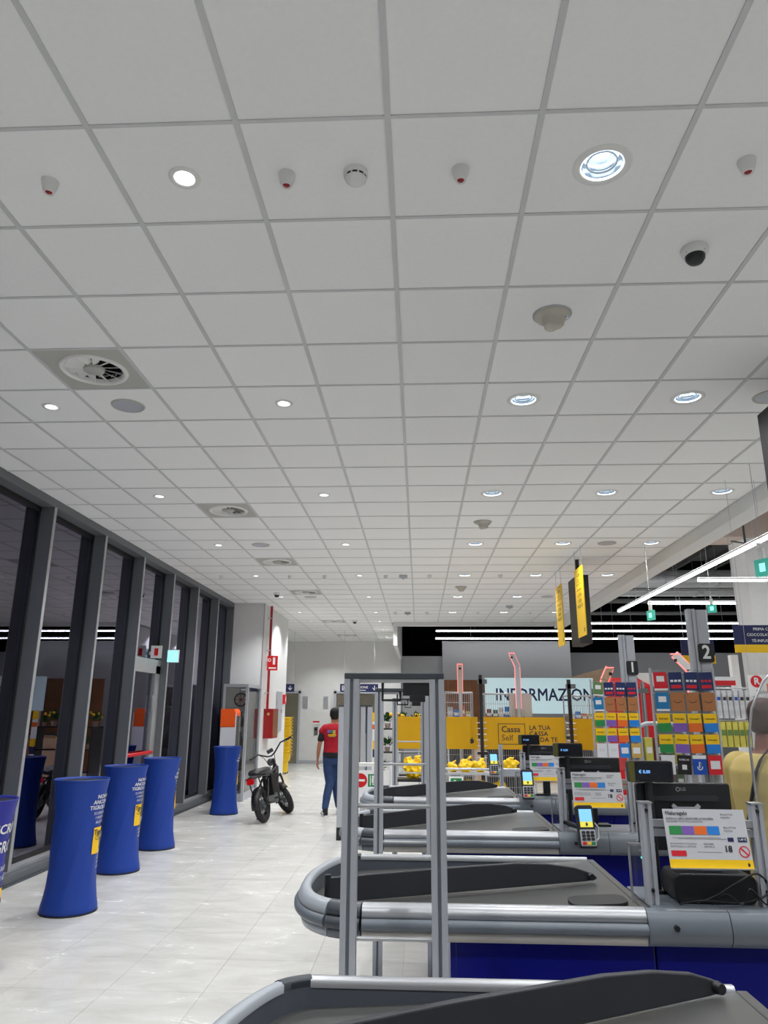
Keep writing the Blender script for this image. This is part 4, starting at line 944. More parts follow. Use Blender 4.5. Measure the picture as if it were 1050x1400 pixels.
# ================================================================ along the glazed front
BP = [(0.226, 0.0), (0.232, 0.015), (0.230, 0.045), (0.216, 0.10), (0.200, 0.20), (0.189, 0.35), (0.186, 0.55), (0.191, 0.75), (0.207, 0.90), (0.219, 0.99), (0.228, 1.035), (0.230, 1.05)]
def brad(z):
    for (r0, z0), (r1, z1) in zip(BP, BP[1:]):
        if z <= z1: return r0+(r1-r0)*(z-z0)/(z1-z0)
    return BP[-1][0]
def fold(r, z, t):
    e = max(0.0, 1-abs(z-0.5)/0.46); return r*(1+0.018*e*math.sin(3*t-4.5*z)+e*(0.034*(1-abs(math.sin(3.5*t-4.2*z)))**3+0.022*(1-abs(math.sin(5.5*t-6*z+0.8)))**3))
def bin_thing(x, y, label, m, design, rz=0.0):
    t = thing('promo_bin', label, 'bin', (x, y, 0), rz, 'blue promotional bins')
    prof = [(brad(z), z) for z in [i*1.05/30 for i in range(31)]]
    MB().lathe(prof, 112, lobes=fold, cap0=True).build('fabric_sleeve', m, t)
    MB().lathe([(0.230, 1.048), (0.234, 1.052), (0.231, 1.058), (0.222, 1.056), (0.218, 1.03), (0.215, 0.98)], 48).build('rim', m, t)
    MB().lathe([(0.2175, 1.042), (0.10, 1.040), (0.001, 1.040)], 32).build('dark_mouth', 'dark_plastic', t)  # dark disc standing in for the shade inside the open top
    MB().lathe([(0.233, 0.0), (0.236, 0.006), (0.233, 0.014)], 48).build('base_hoop', 'black', t)
    def bend(z0, x0=0.0):
        def f(u, v):
            z = z0+v; a = (u+x0)/0.2; r = fold(brad(z), z, a)+0.006; return V(r*math.cos(a), r*math.sin(a), z)
        return f
    def patch(u0, u1, z0, z1, q=0.0):
        mb = MB(); n, k = 36, 22; vs_ = []
        for j in range(k+1):
            for i in range(n+1): p = bend(z0+(z1-z0)*j/k)(u0+(u1-u0)*i/n, 0); vs_.append(p+V(p.x, p.y, 0).normalized()*q)
        mb.add(vs_, [(j*(n+1)+i, j*(n+1)+i+1, (j+1)*(n+1)+i+1, (j+1)*(n+1)+i) for j in range(k) for i in range(n)], True); return mb
    w = MB()
    if design == 0:
        for k, s_ in enumerate(('NON HAI', 'ANCORA LA', 'TIGROS CARD?')): w.text(s_, 0.046, (0, 0, 0), bend=bend(0.915-k*0.044, -0.03), bold=0.02)
        for k, s_ in enumerate(('SCOPRI SUBITO', 'I VANTAGGI', 'ALLE CASSE')): w.text(s_, 0.031, (0, 0, 0), bend=bend(0.780-k*0.036, -0.03))
        for k, s_ in enumerate(('RICHIEDI', 'E RITIRA', 'IN CASSA')): w.text(s_, 0.030, (0, 0, 0), bend=bend(0.41-k*0.034, 0.03))
        w.build('lettering', 'print_white', t)
        patch(-0.12, 0.13, 0.455, 0.665).build('card_print', 'yellow', t)
        d = MB().text('Tigros', 0.060, (0, 0, 0), bend=bend(0.625, -0.04), bold=0.02).text('Card', 0.052, (0, 0, 0), bend=bend(0.578, -0.04)); o = d.build('card_lettering', 'print_dark', t); o.scale = (1.012, 1.012, 1)
    else:
        w.text('ISCRIVITI ORA', 0.085, (0, 0, 0), bend=bend(0.87), bold=0.02).text('TIGROS CARD', 0.10, (0, 0, 0), bend=bend(0.755), bold=0.02)
        for k, s_ in enumerate(('E TANTI VANTAGGI', 'TI ASPETTANO')): w.text(s_, 0.045, (0, 0, 0), bend=bend(0.62-k*0.06))
        w.build('lettering', 'print_white', t)
        patch(-0.30, 0.40, 0.16, 0.50).build('card_print', 'yellow', t)
        o = MB().text('Tigros Card', 0.075, (0, 0, 0), bend=bend(0.42), bold=0.02).build('card_lettering', 'print_dark', t); o.scale = (1.012, 1.012, 1)
    return t
bin_thing(-2.98, 5.12, 'indigo promotional bin cut off by the left edge of the picture', 'bin_indigo', 1, 0.70)
bin_thing(-2.985, 6.66, 'blue promotional bin, nearest one wholly in view', 'bin_blue', 0, 0.22)
bin_thing(-3.215, 8.24, 'blue promotional bin second in the row, overlapping the nearest whole one', 'bin_blue', 0, 0.12)
bin_thing(-3.275, 9.57, 'blue promotional bin third in the row, its lettering turned away', 'bin_blue', 0, 0.62)
bin_thing(-3.235, 12.66, 'blue promotional bin standing far off before the orange and white box', 'bin_blue', 0, 0.5)
tw = thing('collection_box', 'tall white collection box with orange top behind the far blue bin', 'box', (-3.35, 13.25, 0))
bx('body', 'card_white', (-0.14, 0.12, -0.18, 0.18, 0, 1.36), tw, 0.006); bx('orange_head', 'orange', (-0.145, 0.12, -0.185, 0.185, 1.36, 1.60), tw, 0.006)
MB().add([(-0.145, -0.185, 1.60), (0.12, -0.185, 1.60), (0.12, 0.185, 1.60), (-0.145, 0.185, 1.60), (-0.145, -0.185, 1.67), (0.09, -0.185, 1.67), (0.09, 0.185, 1.67), (-0.145, 0.185, 1.67)], [(3, 2, 1, 0), (4, 5, 6, 7), (0, 1, 5, 4), (1, 2, 6, 5), (2, 3, 7, 6), (3, 0, 4, 7)]).build('sloped_lid', 'orange', tw)
bx('clear_side', 'case_glass', (0.125, 0.131, -0.17, 0.17, 0.2, 1.55), tw); bx('side_edge', 'white_plastic', (0.12, 0.136, -0.185, -0.175, 0.0, 1.60), tw)

# ---- glass showcase
sh = thing('showcase', 'tall glass showcase with grey aluminium frame by the white wall', 'cabinet', (-3.55, 14.88, 0)); hx, hy = 0.22, 0.58
for sx in (-1, 1):
    for sy in (-1, 1): bx('corner_post', 'alu_matte', (sx*hx-0.025, sx*hx+0.025, sy*hy-0.025, sy*hy+0.025, 0, 2.14), sh)
MB().box(-hx, hx, -hy-0.024, -hy+0.024, 2.08, 2.139).box(-hx, hx, hy-0.024, hy+0.024, 2.08, 2.139).box(-hx-0.024, -hx+0.024, -hy, hy, 2.08, 2.138).box(hx-0.024, hx+0.024, -hy, hy, 2.08, 2.138).build('top_frame', 'alu_matte', sh)
bx('roof', 'alu_matte', (-hx, hx, -hy, hy, 2.10, 2.13), sh); bx('base', 'alu_matte', (-hx, hx, -hy, hy, 0.0, 0.14), sh)
bx('front_pane', 'case_glass', (-hx+0.025, hx-0.025, -hy, -hy+0.005, 0.14, 2.08), sh); bx('side_pane', 'case_glass', (hx-0.005, hx, -hy+0.025, hy-0.025, 0.14, 2.08), sh)
bx('back_panel', 'white_plastic', (-hx, -hx+0.01, -hy, hy, 0.14, 2.08), sh)
SHZ = (0.55, 0.95, 1.33, 1.70)
for z in SHZ: bx('shelf', 'clear_glass', (-hx+0.03, hx-0.03, -hy+0.03, hy-0.03, z, z+0.008), sh)
def vase(x, y, z, h, r, m, label):
    tag(MB().lathe([(r*0.6, 0), (r, h*0.25), (r*0.9, h*0.5), (r*0.35, h*0.8), (r*0.45, h)], 16, cap0=True).build('vase', m, None, (x, y, z)), label, 'vase', 'goods in the glass showcase')
k = 0
for z, zn in zip((0.141,)+tuple(q+0.009 for q in SHZ[:3]), ('base', 'lowest shelf', 'second shelf', 'third shelf')):
    for j, (yy, hh, rr, m, w_) in enumerate([(14.42, 0.22, 0.05, 'steel', 'small silver'), (14.70, 0.28, 0.045, 'black', 'tall black'), (15.0, 0.18, 0.06, 'card_gold', 'squat gold'), (15.25, 0.24, 0.04, 'bike_grey', 'slim grey')]):
        vase(-3.52+0.06*((j+k) % 2), yy, z, hh, rr, m, '%s vase on the %s of the showcase' % (w_, zn)); k += 1
wt = thing('wheel_ornament', 'round dark wheel ornament on the top shelf of the showcase', 'ornament', (-3.50, 14.50, 1.709))
MB().tube([(0.12*math.cos(2*PI*q/20), 0, 0.135+0.12*math.sin(2*PI*q/20)) for q in range(20)], 0.015, 6, closed=True).build('rim', 'black', wt)
for q in range(4): a = PI*q/4; MB().cyl((0.12*math.cos(a), 0, 0.135+0.12*math.sin(a)), (-0.12*math.cos(a), 0, 0.135-0.12*math.sin(a)), 0.007, n=6).build('spoke', 'red_dark', wt)

# ---- fire cabinet, riser and signs on the white wall
XW = -3.33
rp = thing('fire_riser', 'thin red fire riser pipe on the white wall corner', 'pipe', (XW+0.075, 15.90, 0))
MB().cyl((0, 0, 1.62), (0, 0, 3.88), 0.027).build('pipe', 'red_dark', rp)
for z in (2.0, 2.9, 3.6): bx('clamp', 'alu_matte', (-0.075, 0.01, -0.03, 0.03, z, z+0.02), rp)
fc = thing('fire_hose_cabinet', 'red fire hose cabinet below the riser pipe', 'fire cabinet', (XW+0.001, 16.22, 1.07))
bx('body', 'red_dark', (0, 0.20, -0.30, 0.30, 0, 0.61), fc, 0.005); bx('glass_front', 'wood', (0.20, 0.206, -0.26, 0.26, 0.04, 0.57), fc); MB().cyl((0.10, -0.302, 0.50), (0.10, -0.306, 0.50), 0.03).build('round_label', 'card_gold', fc)
fs_ = thing('fire_sign', 'red projecting fire hose sign on the riser pipe', 'sign', (XW+0.02, 15.83, 2.48)); bx('panel', 'red', (0.02, 0.25, 0, 0.008, 0, 0.31), fs_)
m_ = MB(); m_.ringflat(0.07, 0.22, 0.022, 0.036, (0, -0.002, 0)); m_.rect(0.17, 0.20, 0.05, 0.15, (0, -0.002, 0)); m_.rect(0.14, 0.05, 0.16, 0.03, (0, -0.002, 0)); m_.build('pictogram', 'print_white', fs_); bx('bracket', 'alu_matte', (-0.018, 0.02, 0, 0.006, 0.1, 0.2), fs_)
gp = thing('wall_panel', 'tall narrow grey panel on the white wall beyond the fire cabinet', 'panel', (XW+0.001, 17.5, 1.17)); bx('door', 'alu_matte', (0, 0.05, -0.27, 0.27, 0, 0.91), gp, 0.004); bx('lock', 'black', (0.05, 0.056, 0.18, 0.22, 0.42, 0.50), gp)
rs = thing('fire_notice', 'small red notice at the far end of the white wall', 'sign', (XW+0.001, 18.15, 1.80)); bx('plate', 'red', (0, 0.06, -0.10, 0.10, 0, 0.22), rs); MB().rect(0, 0.11, 0.10, 0.12, (0.061, 0, 0), (0, 1, 0), (0, 0, 1)).build('pictogram', 'print_white', rs)
# exit lamp and red-square plate by the emergency door
el = thing('exit_lamp', 'glowing pale blue exit lamp above the glazed emergency door', 'sign', (-3.99, 11.50, 2.36)); bx('lit_face', 'exit_lit', (-0.005, 0.165, 0, 0.01, 0.02, 0.20), el); bx('casing', 'white_plastic', (-0.008, 0.17, 0.01, 0.05, 0.012, 0.208), el)
ap = thing('red_square_plate', 'white plate with red square above the emergency door', 'sign', (-4.12, 11.10, 2.41)); bx('plate', 'white_plastic', (0, 0.17, 0, 0.012, 0, 0.19), ap); bx('red_square', 'red', (0.055, 0.115, -0.003, 0, 0.04, 0.15), ap); bx('bracket', 'alu_matte', (-0.03, 0.0, 0, 0.01, 0.05, 0.10), ap)

# ---- yellow baskets stacked by the corridor
def basket(z, k, label):
    t = thing('shopping_basket', label, 'basket', (-3.67, 20.5, z), 0.0, 'stacked yellow baskets')
    hx, hy, h = 0.15, 0.22, 0.20
    def ring(f, zz): return [(-hx*f, -hy*f, zz), (hx*f, -hy*f, zz), (hx*f, hy*f, zz), (-hx*f, hy*f, zz)]
    MB().add(ring(0.82, 0)+ring(1.0, h), [(3, 2, 1, 0), (0, 1, 5, 4), (1, 2, 6, 5), (2, 3, 7, 6), (3, 0, 4, 7)]).build('tub', 'yellow_basket', t)
    MB().box(-hx-0.028, hx+0.028, -hy-0.02, -hy, h-0.03, h).box(-hx-0.02, hx+0.02, hy, hy+0.02, h-0.03, h).box(-hx-0.02, -hx, -hy, hy, h-0.03, h).box(hx, hx+0.02, -hy, hy, h-0.03, h).build('rim', 'yellow_basket', t)
    bx('handle_notch', 'dark_plastic', (hx+0.02, hx+0.026, -0.09, 0.09, h-0.024, h-0.006), t)
    return t
trl = thing('basket_trolley', 'small yellow trolley under the stacked baskets', 'trolley', (-3.67, 20.5, 0)); bx('foot', 'yellow_basket', (-0.09, 0.09, -0.15, 0.15, 0.04, 0.32), trl, 0.01)
for sx in (-0.08, 0.08):
    for sy in (-0.13, 0.13): MB().cyl((sx-0.012, sy, 0.02), (sx+0.012, sy, 0.02), 0.02).build('castor', 'black', trl)
for k in range(12): basket(0.325+k*0.086, k, 'yellow basket, %s of the stack by the corridor' % ('lowest' if k == 0 else 'topmost' if k == 11 else ORD[k]+' from the bottom'))

# ---- corridor signs and wall fittings
def corridor_sign(x, y, z, w, h, txt, ax, label, sq=False):
    t = thing('corridor_sign', label, 'sign', (x, y, z)); bx('board', 'sign_navy', (-w/2, w/2, 0, 0.02, 0, h), t)
    mb = arrow_down(MB(), ax, h/2, h*0.62, (0, -0.002, 0))
    if txt: mb.text(txt, h*0.42, (0.02, -0.002, h*0.58), bold=0.01); mb.rect(0.02, h*0.22, w*0.32, h*0.08, (0, -0.002, 0))
    if sq: mb.frame(-w/2+0.12, h/2, 0.13, 0.13, 0.02, (0, -0.002, 0)).rect(-w/2+0.12, h/2, 0.05, 0.06, (0, -0.002, 0))
    mb.build('lettering', 'print_white', t)
    for f in (-0.4, 0.4): MB().cyl((w*f, 0.01, h), (w*f, 0.01, 3.884-z), 0.004, n=6).build('wire', 'alu_matte', t)
corridor_sign(-3.75, 21, 2.155, 0.40, 0.22, '', 0.08, 'navy hanging sign with white arrow over the left corridor door')
corridor_sign(-1.70, 21, 2.16, 1.08, 0.22, 'DIREZIONE', 0.44, 'wide navy hanging sign with lettering and arrow in the corridor', True)
for x, w_ in ((-3.74, 'left'), (-3.06, 'right')):
    t = thing('wall_vent', '%s of two small grey vents on the corridor end wall' % w_, 'vent', (x, 24.385, 1.73)); bx('frame', 'alu_matte', (-0.08, 0.08, -0.012, 0.014, 0, 0.37), t)
    for k in range(6): bx('slat', 'alu', (-0.065, 0.065, -0.02, -0.012, 0.02+k*0.056, 0.055+k*0.056), t)
tg = thing('wall_notice', 'small red and white notice on the corridor end wall', 'sign', (-3.36, 24.385, 1.22)); bx('plate', 'print_white', (-0.12, 0.12, 0, 0.014, 0, 0.115), tg); MB().rect(0, 0.075, 0.22, 0.05, (0, -0.002, 0)).build('red_band', 'red', tg)
kp = thing('intercom', 'small dark intercom box under the red notice on the end wall', 'intercom', (-3.36, 24.375, 0.88)); bx('casing', 'bike_grey', (-0.06, 0.06, 0, 0.024, 0, 0.26), kp, 0.005); MB().rect(0, 0.18, 0.07, 0.08, (0, -0.002, 0)).build('grille', 'black', kp)

# ================================================================ electric bicycle
def bike():
    t = thing('electric_bicycle', 'black fat-tyred electric bicycle parked on its stand', 'bicycle', (-2.36, 11.72, 0)); t.rotation_euler = (math.radians(-12), 0, math.radians(80))
    R_, HW, WB = 0.255, 0.048, 1.08
    def wheel(nm, mtx):
        w = MB(); prof = [(R_-0.085+0.085*(0.5+0.5*math.cos(a)) if False else (R_-0.047)+0.047*math.cos(a), HW*math.sin(a)) for a in [2*PI*q/14 for q in range(15)]]
        o = w.lathe(prof, 40).xf(Matrix.Rotation(PI/2, 4, 'X')).xf(mtx).build(nm, 'rubber', t)
        MB().lathe([(R_-0.085, -0.035), (R_-0.100, -0.02), (R_-0.100, 0.02), (R_-0.085, 0.035), (R_-0.078, 0.0), (R_-0.085, -0.035)], 32).xf(Matrix.Rotation(PI/2, 4, 'X')).xf(mtx).build('rim', 'bike_black', o)
        MB().cyl((0, -0.05, 0), (0, 0.05, 0), 0.055, n=16).cyl((0, -0.07, 0), (0, 0.07, 0), 0.02).xf(mtx).build('hub', 'bike_grey', o)
        for q in range(8):
            a = 2*PI*q/8; MB().box(-0.012, 0.012, -0.008, 0.008, 0.04, R_-0.095).xf(mtx @ Matrix.Rotation(a, 4, 'Y')).build('spoke', 'bike_grey', o)
    wheel('rear_wheel', Matrix.Translation((0, 0, R_)))
    # steering assembly
    rake = math.radians(24); head = Vector((0.80, 0, 0.74)); axis = Vector((-math.sin(rake), 0, math.cos(rake)))
    ST = Matrix.Translation(head) @ Matrix.Rotation(math.radians(46), 4, axis) @ Matrix.Translation(-head)
    wheel('front_wheel', ST @ Matrix.Translation((WB, 0, R_)))
    def F(mb, nm, m, par=t): return mb.xf(ST).build(nm, m, par)
    fk = MB()
    for s_ in (-1, 1): fk.tube([(WB, s_*0.075, R_), (WB-0.12, s_*0.075, R_+0.28), (WB-0.16, s_*0.07, R_+0.37)], 0.018)
    fk.tube([(WB-0.16, -0.08, R_+0.37), (WB-0.16, 0.08, R_+0.37)], 0.022).tube([(WB-0.16, 0, R_+0.37), (0.80, 0, 0.74), (0.74, 0, 0.90)], 0.024); F(fk, 'fork', 'bike_black')
    bar = MB().tube([(0.62, 0.36, 1.06), (0.68, 0.22, 1.07), (0.735, 0.07, 0.97), (0.745, 0, 0.95), (0.735, -0.07, 0.97), (0.68, -0.22, 1.07), (0.62, -0.36, 1.06)], 0.013)
    hb = F(bar, 'handlebar', 'bike_black')
    for s_ in (-1, 1):
        F(MB().tube([(0.64, s_*0.30, 1.064), (0.595, s_*0.40, 1.058)], 0.018), 'grip', 'rubber', hb); F(MB().tube([(0.67, s_*0.25, 1.07), (0.72, s_*0.30, 1.05), (0.70, s_*0.38, 1.045)], 0.006, 6), 'brake_lever', 'bike_grey', hb)
        F(MB().tube([(0.70, s_*0.20, 1.06), (0.82, s_*0.10, 0.98), (0.86, s_*0.05, 0.80), (0.84, 0, 0.66)], 0.005, 6), 'brake_cable', 'black', hb)
    F(MB().rbox(0.68, 0.72, -0.05, 0.05, 1.0, 1.06, 0.01, 'x'), 'display', 'dark_plastic', hb)
    F(MB().lathe([(0.02, 0), (0.055, 0.03), (0.062, 0.07), (0.058, 0.085), (0.001, 0.09)], 18).xf(Matrix.Translation((0.82, 0, 0.87)) @ Matrix.Rotation(PI/2, 4, 'Y')), 'headlight', 'bike_grey')
    def fender(cx, a0, a1, mtx, nm):
        mb = MB(); vs_ = []; n = 14; r = R_+0.022
        for q in range(n+1):
            a = a0+(a1-a0)*q/n
            for yy, dr in ((-0.062, -0.014), (0, 0.006), (0.062, -0.014)): vs_.append((cx+(r+dr)*math.cos(a), yy, R_+(r+dr)*math.sin(a)))
        mb.add(vs_, [(q*3+k, q*3+k+1, q*3+k+4, q*3+k+3) for q in range(n) for k in range(2)], True)
        o = mb.xf(mtx).build(nm, 'bike_black', t); s = o.modifiers.new('th', 'SOLIDIFY'); s.thickness = 0.004
    fender(0, math.radians(35), math.radians(190), Matrix.Identity(4), 'rear_fender'); fender(WB, math.radians(-5), math.radians(150), ST, 'front_fender')
    # frame
    fr = MB().tube([(0.79, 0, 0.77), (0.72, 0, 0.62), (0.58, 0, 0.42), (0.44, 0, 0.33)], [0.05, 0.055, 0.06, 0.055], 10)
    fr.tube([(0.81, 0, 0.70), (0.77, 0, 0.80)], 0.032, 10)
    fr.tube([(0.74, 0, 0.74), (0.40, 0, 0.66), (0.24, 0, 0.60)], 0.03, 8).tube([(0.44, 0, 0.33), (0.30, 0, 0.62), (0.27, 0, 0.70)], 0.028, 8)
    for s_ in (-1, 1): fr.tube([(0.43, s_*0.05, 0.32), (0.25, s_*0.085, 0.28), (0, s_*0.085, R_)], 0.018, 8).tube([(0.27, s_*0.05, 0.62), (0.12, s_*0.085, 0.45), (0, s_*0.085, R_)], 0.016, 8)
    fr.build('frame', 'bike_black', t)
    MB().rbox(0.34, 0.63, -0.08, 0.08, 0.36, 0.68, 0.03, 'y').build('battery_box', 'bike_black', t, bevel=0.01)
    MB().loft([((-0.20, 0, 0.72), (0, 0.06, 0), (0, 0, 0.02)), ((-0.12, 0, 0.735), (0, 0.11, 0), (0, 0, 0.055)), ((0.10, 0, 0.735), (0, 0.125, 0), (0, 0, 0.060)), ((0.32, 0, 0.745), (0, 0.10, 0), (0, 0, 0.055)), ((0.42, 0, 0.755), (0, 0.05, 0), (0, 0, 0.02))], 14).build('bench_seat', 'dark_plastic', t)
    rk = MB()
    for s_ in (-1, 1): rk.tube([(0.28, s_*0.075, 0.66), (-0.10, s_*0.085, 0.68), (-0.30, s_*0.075, 0.66), (-0.31, 0, 0.66)], 0.012, 6).tube([(-0.20, s_*0.085, 0.67), (0.0, s_*0.095, R_+0.02)], 0.010, 6)
    rk.build('rear_rack', 'bike_black', t)
    MB().rbox(-0.335, -0.30, -0.055, 0.055, 0.58, 0.66, 0.02, 'x').build('tail_light', 'tail_red', t)
    MB().cyl((0.42, -0.09, 0.31), (0.42, 0.09, 0.31), 0.075, n=18).build('crank_case', 'bike_grey', t)
    for s_ in (-1, 1): o = MB().box(-0.012, 0.012, -0.008, 0.008, 0, 0.16).xf(Matrix.Translation((0.42, s_*0.11, 0.31)) @ Matrix.Rotation(PI/2*(2-s_), 4, 'Y')).build('crank_arm', 'bike_grey', t); MB().box(0.42+s_*0.16-0.04, 0.42+s_*0.16+0.04, s_*0.14-0.05*(s_ < 0), s_*0.14+0.05*(s_ > 0), 0.30, 0.325).build('pedal', 'black', t)
    bx('chain_guard', 'bike_grey', (0.05, 0.42, -0.105, -0.095, 0.28, 0.36), t)
    MB().tube([(0.30, 0.06, 0.30), (0.24, 0.15, 0.12), (0.20, 0.20, 0.055)], 0.012, 6).build('kickstand', 'bike_black', t)
bike()
# ================================================================ people
def remesh(o, vox, sm=6, f=0.6):
    r = o.modifiers.new('remesh', 'REMESH'); r.mode = 'VOXEL'; r.voxel_size = vox; r.use_smooth_shade = True
    s = o.modifiers.new('smooth', 'SMOOTH'); s.iterations = sm; s.factor = f; return o
def limb(mb, pts, rs, n=12):
    mb.tube(pts, rs, n)
    for p, r in ((pts[0], rs[0]), (pts[-1], rs[-1])): mb.ball(p, r)
    return mb
def hand(mb, w, d, side, palm, curl=0.5, L=0.085):
    # w wrist, d direction of the fingers, side thumb direction, palm normal towards the palm side
    w, d, s, p = Vector(w), Vector(d).normalized(), Vector(side).normalized(), Vector(palm).normalized()
    mb.loft([(w, s*0.024, p*0.018), (w+d*0.035, s*0.036, p*0.016), (w+d*0.075, s*0.040, p*0.014), (w+d*0.092, s*0.036, p*0.011)], 12)
    for k, (q, l) in enumerate(((0.030, 0.86), (0.010, 1.0), (-0.011, 0.94), (-0.030, 0.76))):
        b = w+d*0.088+s*q; a1 = curl*0.5; a2 = curl*1.2
        m1 = b+(d*math.cos(a1)+p*math.sin(a1))*L*l*0.5; e = m1+(d*math.cos(a2)+p*math.sin(a2))*L*l*0.45
        limb(mb, [b-d*0.02, b, m1, e], [0.009, 0.009, 0.0085, 0.007], 8)
    b = w+d*0.03+s*0.034; limb(mb, [b-s*0.012, b+s*0.022+d*0.026, b+s*0.030+d*0.060+p*0.010], [0.011, 0.010, 0.008], 8)
def head_geo(mb, c, f, r):
    # c centre of the head, f facing, r right
    c, f, r = Vector(c), Vector(f).normalized(), Vector(r).normalized(); u = Vector((0, 0, 1))
    mb.loft([(c-u*0.115+f*0.030, r*0.030, f*0.034), (c-u*0.095+f*0.020, r*0.050, f*0.062), (c-u*0.05+f*0.006, r*0.066, f*0.084), (c-u*0.005, r*0.074, f*0.096), (c+u*0.045-f*0.004, r*0.074, f*0.096), (c+u*0.08-f*0.006, r*0.062, f*0.080), (c+u*0.105-f*0.006, r*0.038, f*0.048), (c+u*0.115-f*0.006, r*0.012, f*0.014)], 18)
    mb.loft([(c+f*0.088+u*0.012, r*0.007, u*0.010), (c+f*0.106-u*0.016, r*0.012, u*0.014), (c+f*0.104-u*0.028, r*0.015, u*0.008)], 8)
    for s in (-1, 1): mb.loft([(c+r*s*0.070-f*0.008, f*0.014, u*0.026), (c+r*s*0.084-f*0.014, f*0.018, u*0.030), (c+r*s*0.088-f*0.018, f*0.010, u*0.020)], 10)
    mb.loft([(c+f*0.086-u*0.062, r*0.024, u*0.006), (c+f*0.098-u*0.060, r*0.018, u*0.008)], 8)
def face_parts(t, c, f, r, skin):
    c, f, r = Vector(c), Vector(f).normalized(), Vector(r).normalized(); u = Vector((0, 0, 1))
    for s in (-1, 1):
        e = MB().ball(c+f*0.078+r*s*0.032+u*0.004, 0.013).build('eye', 'print_white', t); MB().ball(c+f*0.089+r*s*0.032+u*0.004, 0.006).build('iris', 'hair', e)
        MB().loft([(c+f*0.088+r*s*0.016+u*0.026, u*0.003, f*0.004), (c+f*0.090+r*s*0.034+u*0.030, u*0.005, f*0.005), (c+f*0.076+r*s*0.052+u*0.024, u*0.003, f*0.004)], 8).build('eyebrow', 'hair', t)
    MB().loft([(c+f*0.094-u*0.058-r*0.022, u*0.003, f*0.004), (c+f*0.101-u*0.057, u*0.007, f*0.006), (c+f*0.094-u*0.058+r*0.022, u*0.003, f*0.004)], 8).build('lips', 'red_dark' if False else skin, t)
X_, Y_, Z_ = V(1, 0, 0), V(0, 1, 0), V(0, 0, 1)
def torso(mb, k, zs):
    # zs: list of (z, half width, half depth, y shift)
    mb.loft([((0, dy, z), X_*(w+k), Y_*(d+k)) for z, w, d, dy in zs], 20)
# --- the person in red walking away
p1 = thing('person', 'person in red shirt and jeans walking away, seen from behind', 'person', (-1.42, 12.55, 0), 0.0)
TZ = [(0.86, 0.150, 0.105, 0), (0.94, 0.172, 0.118, 0.0), (1.04, 0.160, 0.112, 0.01), (1.14, 0.158, 0.112, 0.012), (1.26, 0.186, 0.120, 0.0), (1.36, 0.198, 0.110, -0.01), (1.415, 0.160, 0.086, -0.008), (1.450, 0.080, 0.064, 0.0)]
LA = [(-0.172, -0.01, 1.370), (-0.212, -0.03, 1.22), (-0.240, -0.03, 1.10), (-0.258, 0.0, 0.98), (-0.272, 0.03, 0.865)]; LAr = [0.056, 0.050, 0.043, 0.040, 0.027]
RA = [(0.190, -0.01, 1.375), (0.235, 0.05, 1.24), (0.235, 0.12, 1.14), (0.15, 0.21, 1.24), (0.03, 0.215, 1.36)]; RAr = [0.056, 0.050, 0.044, 0.040, 0.027]
LL = [(-0.085, 0.0, 0.90), (-0.082, 0.02, 0.70), (-0.060, 0.02, 0.50), (-0.092, -0.06, 0.30), (-0.115, -0.12, 0.10)]; LLr = [0.095, 0.082, 0.060, 0.056, 0.040]
RL = [(0.085, 0.0, 0.90), (0.060, 0.09, 0.70), (0.030, 0.16, 0.50), (0.045, 0.20, 0.30), (0.075, 0.22, 0.10)]; RLr = [0.095, 0.082, 0.060, 0.056, 0.040]
b = MB(); torso(b, -0.012, TZ); b.loft([((0, -0.004, 1.40), X_*0.064, Y_*0.062), ((0, 0.004, 1.46), X_*0.054, Y_*0.056), ((0, 0.012, 1.53), X_*0.052, Y_*0.056)], 14)
HC = (0.0, 0.012, 1.578); HF, HR = (-0.18, 0.98, -0.05), (0.98, 0.18, 0); head_geo(b, HC, HF, HR)
limb(b, LA, [r-0.008 for r in LAr]); limb(b, RA, [r-0.008 for r in RAr]); limb(b, LL, [r-0.012 for r in LLr]); limb(b, RL, [r-0.012 for r in RLr])
hand(b, LA[-1], (-0.05, 0.12, -1), (0.15, 1, 0.1), (1, -0.1, 0), 0.55); hand(b, RA[-1], (-0.75, 0.05, 0.85), (0.6, -0.2, 0.6), (0.1, -1, 0), 0.4)
remesh(b.build('body', 'skin', p1), 0.0065, 4)
face_parts(p1, HC, HF, HR, 'skin')
c_ = Vector(HC); f_ = Vector(HF).normalized(); r_ = Vector(HR).normalized()
hb = MB().loft([(c_-Z_*0.075-f_*0.060, r_*0.045, f_*0.022), (c_-Z_*0.045-f_*0.048, r_*0.066, f_*0.054), (c_-f_*0.028, r_*0.083, f_*0.082), (c_+Z_*0.045-f_*0.018, r_*0.086, f_*0.098), (c_+Z_*0.085-f_*0.014, r_*0.074, f_*0.090), (c_+Z_*0.112-f_*0.012, r_*0.048, f_*0.060), (c_+Z_*0.124-f_*0.012, r_*0.015, f_*0.02)], 20)
remesh(hb.build('hair', 'hair', p1), 0.010, 2)
v = MB(); torso(v, 0.014, [q for q in TZ if q[0] > 0.9][:-1]+[(1.440, 0.095, 0.072, 0)]); limb(v, [(-0.150, -0.01, 1.362), (-0.195, -0.02, 1.315)], [0.070, 0.066]); limb(v, [(0.150, -0.01, 1.362), (0.195, 0.0, 1.315)], [0.070, 0.066]); remesh(v.build('shirt', 'red_cloth', p1), 0.010, 4)
v = MB(); limb(v, [(-0.190, -0.02, 1.30), LA[1], (-0.222, -0.03, 1.19)], [0.056, 0.057, 0.055]); remesh(v.build('sleeve', 'black_cloth', p1), 0.010, 3)
v = MB(); limb(v, [(0.205, 0.01, 1.31), RA[1], (0.236, 0.07, 1.21)], [0.056, 0.057, 0.055]); remesh(v.build('sleeve', 'black_cloth', p1), 0.010, 3)
